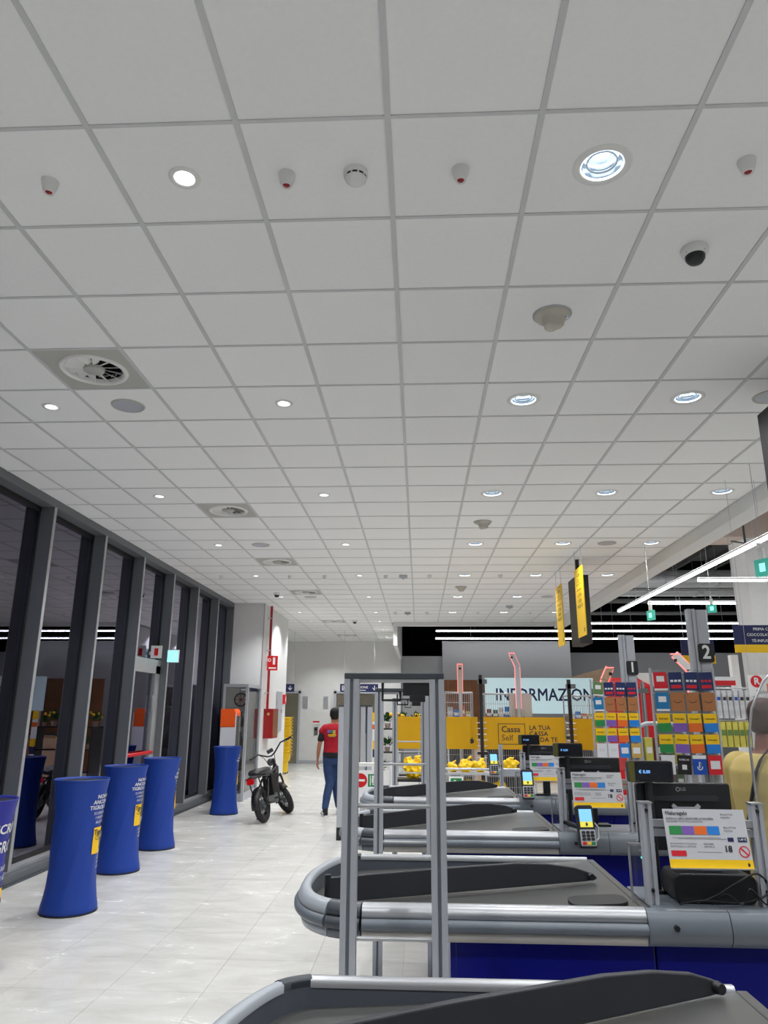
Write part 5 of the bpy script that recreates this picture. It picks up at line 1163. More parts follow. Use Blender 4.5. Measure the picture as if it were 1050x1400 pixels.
v = MB(); torso(v, 0.014, [(0.90, 0.165, 0.112, 0), (0.945, 0.170, 0.117, 0), (0.985, 0.166, 0.114, 0)]); v.build('belt', 'black_cloth', p1)
v = MB(); v.loft([((0, 0, 0.80), X_*0.14, Y_*0.10), ((0, 0, 0.87), X_*0.165, Y_*0.118), ((0, 0, 0.95), X_*0.170, Y_*0.116)], 18); limb(v, LL[:4]+[(-0.110, -0.108, 0.14)], [0.100, 0.090, 0.072, 0.066, 0.054]); limb(v, RL[:4]+[(0.070, 0.215, 0.14)], [0.100, 0.090, 0.072, 0.066, 0.054]); remesh(v.build('jeans', 'denim', p1), 0.011, 3)
# print on the back of the shirt
for k, (m, u, vv, w_, h_) in enumerate((('card_purple', -0.05, 1.315, 0.05, 0.05), ('card_green', 0.0, 1.31, 0.035, 0.055), ('card_gold', 0.035, 1.305, 0.04, 0.06), ('yellow', 0.0, 1.262, 0.13, 0.016), ('card_gold', 0.0, 1.238, 0.11, 0.014))):
    MB().box(u-w_/2-0.02, u+w_/2-0.02, -0.150, -0.120, vv-h_/2, vv+h_/2).build('shirt_print', m, p1)
def shoe(t, x, y, a, lift=0.0):
    m = Matrix.Translation((x, y, lift)) @ Matrix.Rotation(a, 4, 'Z')
    o = MB().loft([((0, -0.09, 0.055), X_*0.030, Z_*0.040), ((0, -0.06, 0.060), X_*0.040, Z_*0.050), ((0, 0.02, 0.056), X_*0.044, Z_*0.042), ((0, 0.11, 0.042), X_*0.047, Z_*0.028), ((0, 0.165, 0.036), X_*0.034, Z_*0.020)], 14).xf(m).build('shoe', 'black_cloth', t)
    MB().prism([(0.040*math.cos(q)*(1 if math.sin(q) < 0 else 1.15), 0.04+0.138*math.sin(q)) for q in [2*PI*k/18 for k in range(18)]], 0.002, 0.026).xf(m).build('sole', 'print_white', o)
    for s_ in (-1, 1): MB().loft([((s_*0.036, -0.07, 0.05), Z_*0.012, X_*0.010), ((s_*0.044, 0.0, 0.06), Z_*0.016, X_*0.008), ((s_*0.042, 0.08, 0.045), Z_*0.008, X_*0.006)], 8).xf(m).build('white_flash', 'print_white', o)
    MB().cyl((0, -0.045, 0.08), (0, -0.045, 0.13), 0.042, 0.040).xf(m).build('collar', 'black_cloth', o)
shoe(p1, -0.118, -0.075, 0.35); shoe(p1, 0.078, 0.265, 0.1)
# --- the customer in the tan shirt at the right edge
p2 = thing('person', 'customer in tan T-shirt with dark shoulder strap at the right edge', 'person', (1.735, 3.88, 0), -1.25)
TZ2 = [(0.84, 0.175, 0.130, 0), (0.93, 0.200, 0.145, 0.0), (1.04, 0.200, 0.142, 0.01), (1.16, 0.200, 0.142, 0.012), (1.28, 0.210, 0.138, 0.0), (1.37, 0.205, 0.122, -0.01), (1.425, 0.165, 0.096, -0.008), (1.465, 0.090, 0.072, 0.0)]
LA2 = [(-0.205, 0.0, 1.375), (-0.235, 0.03, 1.22), (-0.235, 0.08, 1.10), (-0.20, 0.18, 1.06), (-0.15, 0.30, 1.06)]; AR = [0.070, 0.062, 0.050, 0.044, 0.032]
RA2 = [(0.205, 0.0, 1.375), (0.255, 0.03, 1.22), (0.265, 0.09, 1.10), (0.23, 0.19, 1.06), (0.17, 0.31, 1.06)]
LG = [(-0.10, 0, 0.90), (-0.105, 0.01, 0.70), (-0.11, 0.02, 0.49), (-0.115, 0.0, 0.28), (-0.12, -0.02, 0.09)]; RG = [(-x, y, z) for x, y, z in LG]; LR = [0.105, 0.090, 0.066, 0.062, 0.042]
b = MB(); torso(b, -0.014, TZ2); b.loft([((0, 0.0, 1.42), X_*0.074, Y_*0.070), ((0, 0.012, 1.48), X_*0.064, Y_*0.066), ((0, 0.03, 1.56), X_*0.062, Y_*0.066)], 14)
HC2 = (0.0, 0.035, 1.605); HF2, HR2 = (0.10, 0.97, -0.12), (0.99, -0.10, 0); head_geo(b, HC2, HF2, HR2)
limb(b, LA2, [r-0.004 for r in AR]); limb(b, RA2, [r-0.004 for r in AR]); limb(b, LG, [r-0.012 for r in LR]); limb(b, RG, [r-0.012 for r in LR])
hand(b, LA2[-1], (0.3, 1, 0), (0.9, -0.3, 0.3), (0.1, 0, -1), 0.5); hand(b, RA2[-1], (-0.3, 1, 0), (-0.9, -0.3, 0.3), (-0.1, 0, -1), 0.5)
remesh(b.build('body', 'skin_dark', p2), 0.0065, 4); face_parts(p2, HC2, HF2, HR2, 'skin_dark')
c_ = Vector(HC2); f_ = Vector(HF2).normalized(); r_ = Vector(HR2).normalized()
remesh(MB().loft([(c_-Z_*0.060-f_*0.050, r_*0.050, f_*0.034), (c_-Z_*0.03-f_*0.040, r_*0.066, f_*0.058), (c_+Z_*0.005-f_*0.024, r_*0.077, f_*0.077), (c_+Z_*0.05-f_*0.014, r_*0.078, f_*0.092), (c_+Z_*0.085-f_*0.012, r_*0.066, f_*0.080), (c_+Z_*0.108-f_*0.010, r_*0.042, f_*0.052), (c_+Z_*0.118-f_*0.010, r_*0.014, f_*0.018)], 20).build('hair', 'hair_short', p2), 0.008, 2)
v = MB(); torso(v, 0.012, TZ2[:-1]+[(1.455, 0.110, 0.080, 0)]); limb(v, [LA2[0], LA2[1], (-0.237, 0.05, 1.16)], [0.084, 0.080, 0.076]); limb(v, [RA2[0], RA2[1], (0.258, 0.05, 1.16)], [0.084, 0.080, 0.076]); remesh(v.build('shirt', 'tan_cloth', p2), 0.010, 4)
v = MB(); v.loft([((0, 0, 0.78), X_*0.15, Y_*0.12), ((0, 0, 0.90), X_*0.20, Y_*0.142)], 18); limb(v, LG, [0.112, 0.098, 0.078, 0.074, 0.066]); limb(v, RG, [0.112, 0.098, 0.078, 0.074, 0.066]); remesh(v.build('trousers', 'black_cloth', p2), 0.012, 3)
SP_ = [(0.085, -0.070, 1.472), (0.085, -0.112, 1.435), (0.075, -0.140, 1.38), (0.055, -0.152, 1.30), (0.025, -0.160, 1.20), (-0.02, -0.162, 1.08), (-0.06, -0.158, 0.96)]
vs_ = []
for p in SP_:
    for dx, dz in ((-0.012, -0.008), (0.012, 0.008)): vs_.append((p[0]+dx, p[1]-0.004, p[2]+dz))
o = MB().add(vs_, [(2*k, 2*k+1, 2*k+3, 2*k+2) for k in range(len(SP_)-1)], True).build('bag_strap', 'black_cloth', p2); q = o.modifiers.new('th', 'SOLIDIFY'); q.thickness = 0.006
shoe(p2, -0.12, -0.02, 0.15); shoe(p2, 0.12, -0.02, -0.15)
# ================================================================ self checkouts, information desk and goods behind the lanes
def banner(x0, x1, y, z0, z1, label):
    t = thing('yellow_banner', label, 'banner', ((x0+x1)/2, y, 0)); h = (x1-x0)/2
    bx('sheet', 'yellow_sheet', (-h, h, 0, 0.012, z0, z1), t)
    for sx in (-1, 1): bx('leg', 'alu_matte', (sx*(h-0.03)-0.015, sx*(h-0.03)+0.015, 0.012, 0.042, 0, z1), t); bx('foot', 'dark_plastic', (sx*(h-0.03)-0.04, sx*(h-0.03)+0.04, -0.12, 0.16, 0, 0.012), t)
    return t
b1 = banner(-0.43, 0.02, 14, 0.98, 1.55, 'plain yellow panel seen through the metal frames'); b2 = banner(0.50, 1.08, 14, 0.98, 1.55, 'yellow panel with small dark mark right of the nearest metal frame')
lg = MB(); logo(lg, 0.17, 1.12, 0.045, (0, -0.002, 0)); lg.build('shop_mark', 'print_dark', b2)
b3 = banner(1.18, 2.68, 14, 0.98, 1.55, 'wide yellow banner reading Cassa Self, la tua cassa fai da te'); m_ = MB(); o = (0, -0.002, 0)
m_.frame(-0.23, 1.25, 0.50, 0.37, 0.012, o).text('Cassa', 0.15, (-0.42, -0.002, 1.33), align='LEFT', bold=0.015).text('Self', 0.15, (-0.42, -0.002, 1.18), align='LEFT')
for k, s_ in enumerate(('LA TUA', 'CASSA', 'FAI DA TE')): m_.text(s_, 0.115, (0.09, -0.002, 1.36-k*0.105), align='LEFT', bold=0.015)
m_.build('lettering', 'print_dark', b3)
banner(2.80, 3.26, 14, 0.98, 1.53, 'short plain yellow panel left of the gift cards')
def upright(x, y, h, label):
    t = thing('slotted_stand', label, 'post', (x, y, 0)); bx('post', 'dark_plastic', (-0.03, 0.03, -0.03, 0.03, 0.01, h), t); bx('foot', 'black', (-0.06, 0.06, -0.08, 0.08, 0, 0.012), t)
    for k in range(8): MB().cyl((-0.09, -0.02, 0.75+k*0.1), (0.09, -0.02, 0.75+k*0.1), 0.008, n=6).build('rung', 'alu', t)
    bx('clamp', 'black', (-0.09, 0.09, -0.045, -0.03, 0.90, 0.95), t); bx('head', 'bike_grey', (-0.05, 0.12, -0.03, 0.03, h-0.16, h-0.08), t)
upright(1.13, 13.75, 2.30, 'dark slotted upright between the two left yellow banners'); upright(2.74, 13.75, 2.22, 'dark slotted upright right of the Cassa Self banner')
def wire_rack(x0, x1, y0, y1, z0, z1, label, nx=14, nz=10):
    t = thing('wire_rack', label, 'rack', ((x0+x1)/2, (y0+y1)/2, 0)); hx, hy = (x1-x0)/2, (y1-y0)/2
    for sx in (-1, 1):
        for sy in (-1, 1): MB().cyl((sx*hx, sy*hy, 0), (sx*hx, sy*hy, z1), 0.014, n=8).build('post', 'alu', t)
    mb = MB()
    for k in range(nx+1): mb.cyl((-hx+2*hx*k/nx, -hy, z0), (-hx+2*hx*k/nx, -hy, z1), 0.005, n=5, caps=False)
    for k in range(nz+1):
        z = z0+(z1-z0)*k/nz; mb.cyl((-hx, -hy, z), (hx, -hy, z), 0.005, n=5, caps=False)
        for sx in (-1, 1): mb.cyl((sx*hx, -hy, z), (sx*hx, hy, z), 0.005, n=5, caps=False)
    tag(mb.build('wire_mesh', 'alu', t), kind='stuff'); MB().tube([(-hx, -hy, z1), (hx, -hy, z1), (hx, hy, z1), (-hx, hy, z1)], 0.014, 6, closed=True).build('top_rail', 'alu', t)
    bx('back_panel', 'bumper_dark', (-hx, hx, hy-0.01, hy, 0.1, 1.0), t)
    for k in range(1, 4): bx('shelf', 'alu_matte', (-hx, hx, -hy+0.01, hy, k*z1/4-0.008, k*z1/4), t)
wire_rack(0.50, 1.02, 14.4, 14.9, 0.1, 2.0, 'wire rack behind the yellow panel with the dark mark'); wire_rack(1.25, 2.1, 14.4, 14.9, 0.1, 1.98, 'wire rack behind the left half of the Cassa Self banner', 20)
wire_rack(2.85, 3.35, 14.4, 14.9, 0.1, 1.95, 'wire rack behind the short yellow panel')
GC = ['goods_a', 'goods_b', 'paper_stack', 'card_blue', 'card_orange', 'chip_packet']
n = 0
for (x0, w_, nm) in ((0.55, 0.45, 'left'), (1.30, 0.75, 'middle'), (2.88, 0.42, 'right')):
    for s_, z in enumerate((0.5, 1.0, 1.5)):
        c = 0; x = x0
        while x < x0+w_-0.07:
            h = random.uniform(0.14, 0.26); t = thing('packet', '%s packet, %s on the %s shelf of the %s wire rack' % (('red', 'green', 'grey', 'blue', 'orange', 'yellow')[n % 6], ORD[c].replace('nearest', 'first'), ('lowest', 'middle', 'upper')[s_], nm), 'packet', (x+0.05, 14.55, z*(2.0/2.0 if nm == 'left' else 0.99 if nm == 'middle' else 0.975)), 0, 'packets on the wire racks')
            MB().rbox(-0.045, 0.045, -0.03, 0.03, 0, h, 0.01).build('wrapper', GC[n % 6], t); bx('print_band', 'print_white', (-0.04, 0.04, -0.032, -0.03, h*0.4, h*0.65), t); n += 1; c += 1; x += 0.115
# frosted screen
fz = thing('frosted_screen', 'pale frosted screen standing behind the tall pink-edged lamp', 'screen', (1.92, 14.32, 0)); bx('panel', 'vent_plate', (-0.20, 0.22, 0, 0.02, 1.56, 1.97), fz); bx('stem', 'alu_matte', (-0.02, 0.02, 0, 0.02, 0.012, 1.56), fz); bx('foot', 'alu_matte', (-0.12, 0.12, -0.03, 0.05, 0, 0.012), fz)
# pink-edged signal lamps of the self checkouts
def beacon(x, y, pts, base, label, face=(1, 0)):
    t = thing('signal_lamp', label, 'lamp', (x, y, 0)); w = 0.045
    MB().cyl((0, 0, 0.012), (pts[0][0], 0, pts[0][1]), 0.03, n=10).cyl((0, 0, 0), (0, 0, 0.012), 0.055).build('pole', 'alu_matte', t)
    for (a, b_) in zip(pts, pts[1:]):
        d = Vector((b_[0]-a[0], 0, b_[1]-a[1])); nrm = Vector((d.z, 0, -d.x)).normalized()
        A, B_ = Vector((a[0], 0, a[1])), Vector((b_[0], 0, b_[1]))
        def slab(q0, q1, y0, y1, nm, m):
            MB().add([A+nrm*q0+Y_*y0, A+nrm*q1+Y_*y0, B_+nrm*q1+Y_*y0, B_+nrm*q0+Y_*y0, A+nrm*q0+Y_*y1, A+nrm*q1+Y_*y1, B_+nrm*q1+Y_*y1, B_+nrm*q0+Y_*y1], [(3, 2, 1, 0), (4, 5, 6, 7), (0, 1, 5, 4), (1, 2, 6, 5), (2, 3, 7, 6), (3, 0, 4, 7)]).build(nm, m, t)
        slab(-w, w, -0.02, 0.02, 'lamp_arm', base); slab(-w-0.007, -w, -0.022, 0.022, 'pink_edge', 'pink_led'); slab(w, w+0.007, -0.022, 0.022, 'pink_edge', 'pink_led')
    e = pts[-1]; MB().rbox(e[0]-w-0.007, e[0]+w+0.007, -0.022, 0.022, e[1]-0.004, e[1]+0.010, 0.008, 'y').build('pink_edge', 'pink_led', t)
    bx('status_dot', 'black', (e[0]-0.02, e[0]+0.02, -0.024, -0.02, e[1]-0.10, e[1]-0.06), t)
beacon(0.785, 14.22, [(0, 1.98), (0, 2.52)], 'roof_beam', 'short upright pink-edged signal lamp behind the nearest metal frame')
beacon(1.88, 14.22, [(0, 1.70), (0, 2.49), (-0.10, 2.73)], 'alu_matte', 'tall bent pink-edged signal lamp left of the information sign')
beacon(2.45, 10.0, [(0, 1.90), (0.02, 2.06), (0.10, 2.22)], 'wood_light', 'pink-edged signal lamp leaning right beside lane post 1')
beacon(3.60, 10.0, [(0, 1.90), (0, 2.20), (-0.18, 2.40)], 'white_plastic', 'white pink-edged signal lamp leaning left beside lane post 2')
# information desk
inf = thing('information_sign', 'pale lit panel with dark lettering INFORMAZIONI', 'sign', (3.10, 19.5, 0)); bx('panel', 'info_panel', (-1.38, 1.42, 0, 0.06, 1.60, 2.50), inf, 0.01)
MB().text('INFORMAZIONI', 0.44, (-1.12, -0.003, 2.06), align='LEFT', sx=0.84, bold=0.012).build('lettering', 'sign_navy', inf)
for sx in (-1.3, 1.34): bx('leg', 'alu_matte', (sx-0.03, sx+0.03, 0.0, 0.06, 0, 1.60), inf)
wdw = thing('wood_panelling', 'brown wood panelling left of the information sign', 'panelling', (1.5, 20.4, 0))
for k in range(8): bx('plank', 'wood', (-1.0+k*0.30, -1.0+k*0.30+0.296, 0, 0.03, 0, 2.48), wdw)
dk = thing('information_desk', 'pale wooden desk in front of the wood panelling', 'desk', (2.4, 18.6, 0)); bx('front', 'wood_light', (-1.6, 1.6, 0, 0.04, 0, 1.02), dk); bx('worktop', 'black', (-1.65, 1.65, -0.05, 0.6, 1.02, 1.06), dk, 0.004); bx('side', 'wood_light', (-1.6, -1.56, 0.04, 0.58, 0, 1.02), dk); bx('side', 'wood_light', (1.56, 1.6, 0.04, 0.58, 0, 1.02), dk)
# red promotional stand
rd = thing('red_stand', 'large red promotional stand with white top behind lane post 1', 'stand', (3.35, 12, 0)); bx('body', 'red', (-0.34, 0.36, 0, 0.4, 0.0, 2.05), rd, 0.01)
MB().add([(-0.34, 0, 2.05), (0.36, 0, 2.05), (0.36, 0.4, 2.05), (-0.34, 0.4, 2.05), (-0.25, 0.05, 2.18), (0.15, 0.05, 2.18), (0.15, 0.4, 2.18), (-0.25, 0.4, 2.18)], [(3, 2, 1, 0), (4, 5, 6, 7), (0, 1, 5, 4), (1, 2, 6, 5), (2, 3, 7, 6), (3, 0, 4, 7)]).build('red_hood', 'red', rd)
bx('white_top', 'print_white', (0.16, 0.48, 0.05, 0.07, 2.05, 2.26), rd); bx('white_edge', 'print_white', (-0.05, 0.16, 0.05, 0.07, 2.20, 2.26), rd); bx('seam', 'red_dark', (-0.34, 0.36, -0.003, 0, 1.92, 1.935), rd)
wp = thing('wooden_hood', 'pale wooden sloping hood above the right end of the information sign', 'furniture', (4.9, 20.6, 0)); MB().prism([(-0.9, 0), (0.35, 0), (0.35, 2.82), (0.2, 2.82), (-0.9, 2.52)], 0, 0.05, lambda a, b_, c: (a, -c, b_)).build('panel', 'wood_light', wp)
rail = thing('rail_post', 'slim steel post with small grey clamp before the red stand', 'post', (3.02, 10.2, 0)); MB().cyl((0, 0, 0.012), (0, 0, 2.05), 0.03, n=10).cyl((0, 0, 0), (0, 0, 0.012), 0.12).build('post', 'steel', rail); bx('clamp', 'bike_grey', (-0.09, 0.06, -0.045, -0.03, 1.90, 1.96), rail)
# flower stand
fl = thing('flower_stand', 'tiered black stand for potted flowers seen through the frames', 'stand', (-0.72, 16.3, 0))
for k, (z, d) in enumerate(((0.35, 0.0), (0.80, 0.18), (1.28, 0.34))): bx('tier', 'dark_plastic', (-0.45, 0.95, d-0.12, d+0.12, z-0.03, z), fl)
for sx in (-0.43, 0.93): bx('side_leg', 'dark_plastic', (sx-0.02, sx+0.02, -0.1, 0.45, 0, 1.28), fl)
def plant(x, y, z, s_, yel, label):
    t = thing('potted_plant', label, 'plant', (x, y, z), 0, 'potted flowers on the stand'); rr = random.Random(int(x*1000)+int(z*77))
    MB().lathe([(0.055*s_, 0), (0.075*s_, 0.11*s_), (0.08*s_, 0.12*s_), (0.07*s_, 0.11*s_)], 14, cap0=True, cap1=True).build('pot', 'pot', t)
    mb = MB()
    for k in range(90):
        a = rr.uniform(0, 2*PI); e = rr.uniform(0.2, 1.4); L = rr.uniform(0.10, 0.26)*s_; d = V(math.cos(a)*math.cos(e), math.sin(a)*math.cos(e), math.sin(e)); c = V(0, 0, 0.12*s_)+d*L
        q = V(-math.sin(a), math.cos(a), 0)*0.028*s_; n_ = d.cross(q).normalized()*0.006
        mb.add([c-d*0.05*s_, c+q+n_, c+d*0.06*s_, c-q+n_], [(0, 1, 2, 3)])
    tag(mb.build('foliage', 'leaf', t), kind='stuff')
    if yel:
        for k in range(5):
            a = rr.uniform(PI, 2*PI); e = rr.uniform(0.5, 1.3); L = rr.uniform(0.20, 0.28)*s_; c = V(math.cos(a)*math.cos(e)*L, math.sin(a)*math.cos(e)*L-0.02, 0.12*s_+math.sin(e)*L)
            o = MB().ball(c, (0.036*s_, 0.03*s_, 0.036*s_), 10, 6).build('flower', 'flower_yellow', t); MB().ball(c+V(0, -0.022*s_, 0), 0.016*s_, 8, 5).build('flower_heart', 'wood', o)
for k, (x, y, z, s_, yel, w_) in enumerate([(-1.02, 16.64, 1.28, 0.85, 1, 'left on the top tier'), (-0.70, 16.64, 1.28, 0.9, 1, 'second on the top tier'), (-0.38, 16.64, 1.28, 0.9, 1, 'third on the top tier'), (-0.06, 16.64, 1.28, 0.9, 1, 'fourth on the top tier'), (0.16, 16.64, 1.28, 0.6, 0, 'right on the top tier'),
                                            (-1.0, 16.48, 0.80, 0.8, 0, 'left on the middle tier'), (-0.70, 16.48, 0.80, 0.8, 0, 'second on the middle tier'), (-0.40, 16.48, 0.80, 0.8, 1, 'third on the middle tier'), (-0.80, 16.3, 0.35, 0.8, 0, 'left on the lowest tier')]):
    plant(x, y, z, s_, yel, ('yellow flowering' if yel else 'green leafy')+' potted plant '+w_)
tt = thing('info_totem', 'narrow yellow, white and blue totem seen between the frames', 'totem', (-0.90, 14.2, 0)); bx('post', 'alu_matte', (-0.02, 0.02, 0, 0.04, 0.01, 1.62), tt); bx('foot', 'dark_plastic', (-0.12, 0.12, -0.1, 0.14, 0, 0.012), tt)
for k, (z0, z1, m) in enumerate(((1.46, 1.62, 'yellow'), (1.40, 1.455, 'print_white'), (1.32, 1.395, 'card_orange'), (1.10, 1.315, 'print_white'), (0.96, 1.095, 'yellow'), (0.82, 0.95, 'sign_navy'), (0.55, 0.81, 'print_white'))): bx('panel', m, (-0.055, 0.055, -0.012, 0, z0, z1), tt)
# low exit gate with signs
lg_ = thing('low_gate', 'low white swing gate with red no-entry and green exit signs', 'gate', (-0.66, 9.7, 0))
for x in (-0.17, 0.30): MB().cyl((x, 0, 0), (x, 0, 1.02), 0.022, n=12).build('post', 'white_plastic', lg_)
for z in (0.98, 1.00): MB().cyl((-0.17, 0, z), (0.30, 0, z), 0.014, n=8).build('top_bar', 'white_plastic', lg_)
bx('panel', 'print_white', (-0.15, 0.28, -0.006, 0.006, 0.60, 0.92), lg_); MB().ringflat(-0.09, 0.80, 0, 0.085, (0, -0.008, 0)).build('no_entry_disc', 'red', lg_); MB().rect(-0.09, 0.80, 0.11, 0.026, (0, -0.010, 0)).build('no_entry_bar', 'print_white', lg_)
MB().rect(0.07, 0.80, 0.13, 0.15, (0, -0.008, 0)).build('exit_plate', 'green', lg_); MB().ringflat(0.07, 0.845, 0, 0.016, (0, -0.010, 0)).rect(0.065, 0.80, 0.026, 0.06, (0, -0.010, 0)).rect(0.085, 0.755, 0.05, 0.018, (0, -0.010, 0)).rect(0.035, 0.80, 0.012, 0.12, (0, -0.010, 0)).build('pictogram', 'print_white', lg_)
# low shelf with yellow bags
sf = thing('low_shelf', 'low metal shelf holding yellow bags below the banners', 'shelf', (1.0, 11.9, 0))
for x in (-0.58, 0.62): MB().cyl((x, 0, 0), (x, 0, 0.78), 0.02, n=8).build('post', 'alu', sf); MB().cyl((x, 0.4, 0), (x, 0.4, 0.78), 0.02, n=8).build('post', 'alu', sf)
bx('shelf_board', 'alu_matte', (-0.6, 0.64, -0.02, 0.42, 0.70, 0.73), sf); MB().cyl((-0.6, -0.03, 0.79), (0.64, -0.03, 0.79), 0.016, n=8).build('front_rail', 'alu', sf); bx('shelf_board', 'alu_matte', (-0.6, 0.64, -0.02, 0.42, 0.36, 0.39), sf)
MB().box(-0.55, -0.33, -0.06, -0.048, 0.50, 0.68).build('exit_plate', 'print_white', sf); MB().rect(-0.44, 0.59, 0.17, 0.13, (0, -0.0625, 0)).build('green_print', 'green', sf)
MB().rect(-0.46, 0.59, 0.03, 0.08, (0, -0.064, 0)).build('pictogram', 'print_white', sf)
CRUMPLE = bpy.data.textures.new('crumple', 'VORONOI'); CRUMPLE.noise_scale = 0.07
def bag(x, y, z, s_, label):
    t = thing('yellow_bag', label, 'bag', (x, y, z), 0, 'yellow bags below the banners'); rr = random.Random(int(x*999+z*100)); ph = [rr.uniform(0, 6) for _ in range(4)]
    mb = MB().ball((0, 0, 0.085*s_), (0.10*s_, 0.08*s_, 0.085*s_), 14, 10)
    for k in range(7):
        a = rr.uniform(0, 2*PI); q = rr.uniform(0.04, 0.09)*s_; r = rr.uniform(0.03, 0.055)*s_
        mb.ball((q*math.cos(a), q*0.7*math.sin(a), max(r*0.9, rr.uniform(0.05, 0.16)*s_)), (r, r*0.8, r*0.9), 10, 8)
    mb.tube([(0.01*s_, 0, 0.13*s_), (0.03*s_, 0.01, 0.19*s_), (0.07*s_, 0.01, 0.205*s_)], [0.045*s_, 0.022*s_, 0.012*s_], 8)
    o = mb.build('sack', 'yellow_basket', t); q = o.modifiers.new('remesh', 'REMESH'); q.mode = 'VOXEL'; q.voxel_size = 0.010; q.use_smooth_shade = True
    q = o.modifiers.new('crumple', 'DISPLACE'); q.texture = CRUMPLE; q.strength = 0.055*s_; q.mid_level = 0.5; q.texture_coords = 'GLOBAL'
    MB().tube([(0.012*s_, -0.03*s_, 0.165*s_), (0.04*s_, -0.03*s_, 0.175*s_), (0.05*s_, 0.02*s_, 0.17*s_)], 0.007*s_, 6).build('tie', 'card_gold', t)
for k, x in enumerate((0.52, 0.74, 0.95, 1.20, 1.42)): bag(x, 12.08, 0.731, 0.95+0.15*((k*2) % 3-1), 'crumpled yellow bag, %s on the low shelf' % ('leftmost', 'second', 'third', 'fourth', 'rightmost')[k])
for k, x in enumerate((0.70, 0.95, 1.22)): bag(x, 12.08, 0.391, 1.1, 'crumpled yellow bag, %s under the low shelf' % ('left', 'middle', 'right')[k])
tb = thing('bag_table', 'dark low table carrying a big yellow bag seen through the frames', 'table', (-0.15, 12.2, 0)); bx('top', 'dark_plastic', (-0.28, 0.30, -0.2, 0.2, 0.58, 0.62), tb)
for sx in (-0.25, 0.27):
    for sy in (-0.17, 0.17): bx('leg', 'dark_plastic', (sx-0.015, sx+0.015, sy-0.015, sy+0.015, 0, 0.58), tb)
bag(-0.08, 12.2, 0.621, 1.6, 'big yellow bag standing alone in front of the plain yellow panel')
# snack and newspaper racks at the right
sn = thing('snack_rack', 'chrome rack with hanging papers and snack packets at the right', 'rack', (2.95, 7.1, 0))
for x in (-0.22, 0.22): MB().cyl((x, 0.1, 0), (x, 0.1, 1.86), 0.016, n=8).build('post', 'alu', sn)
for z in (1.87, 1.58, 1.22): MB().tube([(-0.24, 0.1, z), (-0.24, -0.06, z), (0.24, -0.06, z), (0.24, 0.1, z)], 0.008, 6).build('hook_bar', 'alu', sn)
bx('base', 'alu_matte', (-0.25, 0.25, -0.1, 0.2, 0, 0.06), sn); bx('red_topper', 'card_red', (-0.30, 0.05, 0.08, 0.11, 1.90, 1.98), sn); bx('topper_edge', 'print_white', (-0.30, 0.05, 0.078, 0.08, 1.945, 1.98), sn)
for k in range(6):
    t = thing('newspaper', 'folded white newspaper, %s on the chrome rack' % ORD[k].replace('nearest', 'first'), 'newspaper', (2.76+k*0.052, 7.03, 1.60), 0, 'papers on the chrome rack'); MB().rbox(-0.021, 0.021, -0.02, 0.03, 0, 0.25, 0.008).build('paper', 'paper_stack', t); bx('headline', 'print_dark' if k % 3 else 'card_royal', (-0.014, 0.014, -0.022, -0.02, 0.16, 0.19), t)
for k in range(5):
    t = thing('snack_packet', 'yellow snack packet, %s on the chrome rack' % ORD[k].replace('nearest', 'first'), 'packet', (2.77+k*0.055, 7.03, 1.35), 0, 'snack packets on the chrome rack'); MB().rbox(-0.024, 0.024, -0.02, 0.04, 0, 0.22, 0.010).build('wrapper', 'chip_packet', t); bx('brand_panel', 'card_olive', (-0.018, 0.018, -0.022, -0.02, 0.10, 0.15), t)
for k in range(5):
    t = thing('sweet_packet', 'red and green packet, %s low on the chrome rack' % ORD[k].replace('nearest', 'first'), 'packet', (2.77+k*0.055, 7.03, 1.0), 0, 'sweet packets on the chrome rack'); MB().rbox(-0.024, 0.024, -0.02, 0.04, 0, 0.21, 0.010).build('wrapper', ('goods_a', 'goods_b')[k % 2], t); bx('brand_panel', 'card_gold', (-0.018, 0.018, -0.022, -0.02, 0.08, 0.13), t)
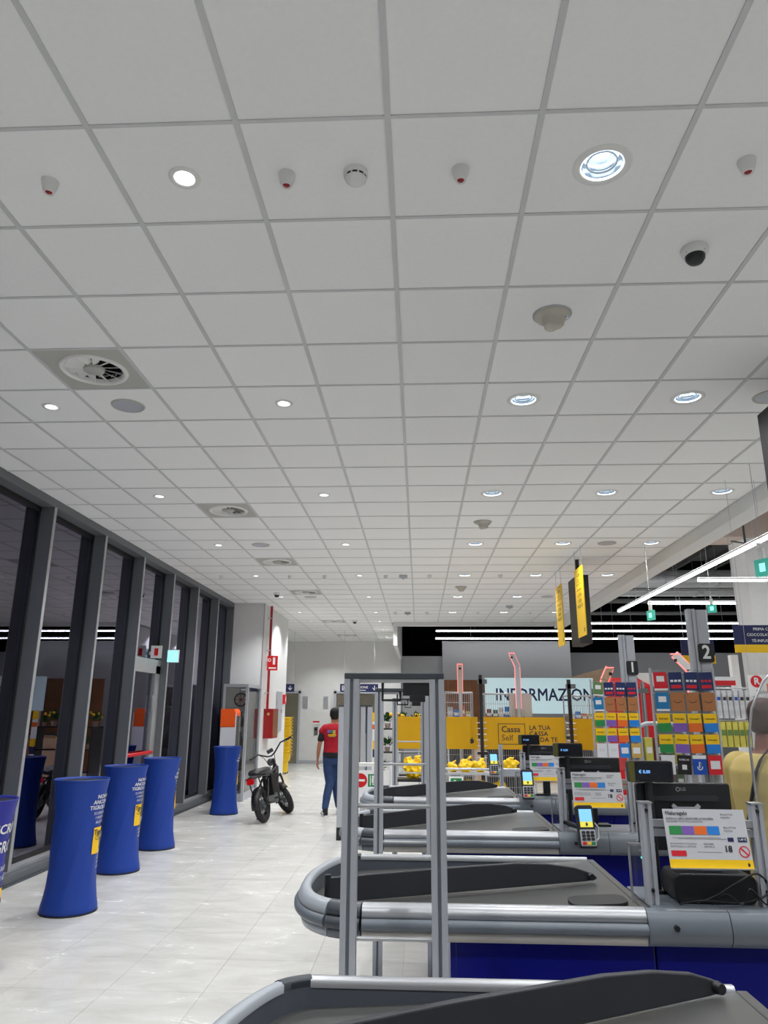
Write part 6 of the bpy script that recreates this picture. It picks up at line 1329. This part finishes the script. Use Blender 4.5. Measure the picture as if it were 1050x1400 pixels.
s2 = thing('snack_rack', 'round-topped grey tube rack between the two gift card racks', 'rack', (2.42, 7.75, 0)); MB().tube([(-0.26, 0, 0), (-0.26, 0, 1.42), (-0.22, 0, 1.50), (-0.12, 0, 1.54), (0.12, 0, 1.54), (0.22, 0, 1.50), (0.26, 0, 1.42), (0.26, 0, 0)], 0.022, 8).build('tube_frame', 'alu_matte', s2)
for z in (0.5, 0.85, 1.15): bx('shelf', 'alu_matte', (-0.25, 0.25, -0.02, 0.2, z-0.015, z), s2)
for r, z in enumerate((0.5, 0.85, 1.15)):
    for k in range(5):
        t = thing('packet', '%s packet, %s on the %s shelf of the grey tube rack' % (('olive', 'red', 'green')[(r+k) % 3], ORD[k].replace('nearest', 'first'), ('lowest', 'middle', 'upper')[r]), 'packet', (2.23+k*0.095, 7.83, z+0.001), 0, 'packets on the grey tube rack'); MB().rbox(-0.04, 0.04, -0.03, 0.05, 0, 0.25, 0.012).build('wrapper', ('chip_packet', 'goods_a', 'goods_b')[(r+k) % 3], t); bx('brand_panel', 'print_white', (-0.025, 0.025, -0.032, -0.03, 0.10, 0.16), t)
rsn = thing('round_logo_sign', 'white hanging sign with red oval R badge at the right edge', 'sign', (3.20, 7.0, 1.80)); bx('board', 'print_white', (-0.16, 0.16, 0, 0.01, 0, 0.19), rsn); MB().ringflat(-0.085, 0.13, 0, 0.055, (0, -0.002, 0)).build('red_badge', 'card_red', rsn)
MB().text('R', 0.085, (-0.085, -0.004, 0.13), bold=0.03).build('badge_letter', 'print_white', rsn); MB().text('Rolo', 0.05, (-0.05, -0.003, 0.035)).build('lettering', 'print_dark', rsn); MB().rect(0.07, 0.07, 0.14, 0.08, (0, -0.002, 0)).build('pink_print', 'card_orange', rsn)
for f in (-0.14, 0.14): MB().cyl((f, 0.005, 0.19), (f, 0.005, 2.084), 0.002, n=5).build('wire', 'alu_matte', rsn)
wpz = thing('white_post', 'white square post below the aisle sign', 'post', (4.35, 10.4, 0)); bx('shaft', 'print_white', (-0.05, 0.05, -0.05, 0.05, 0.0, 2.42), wpz, 0.004)
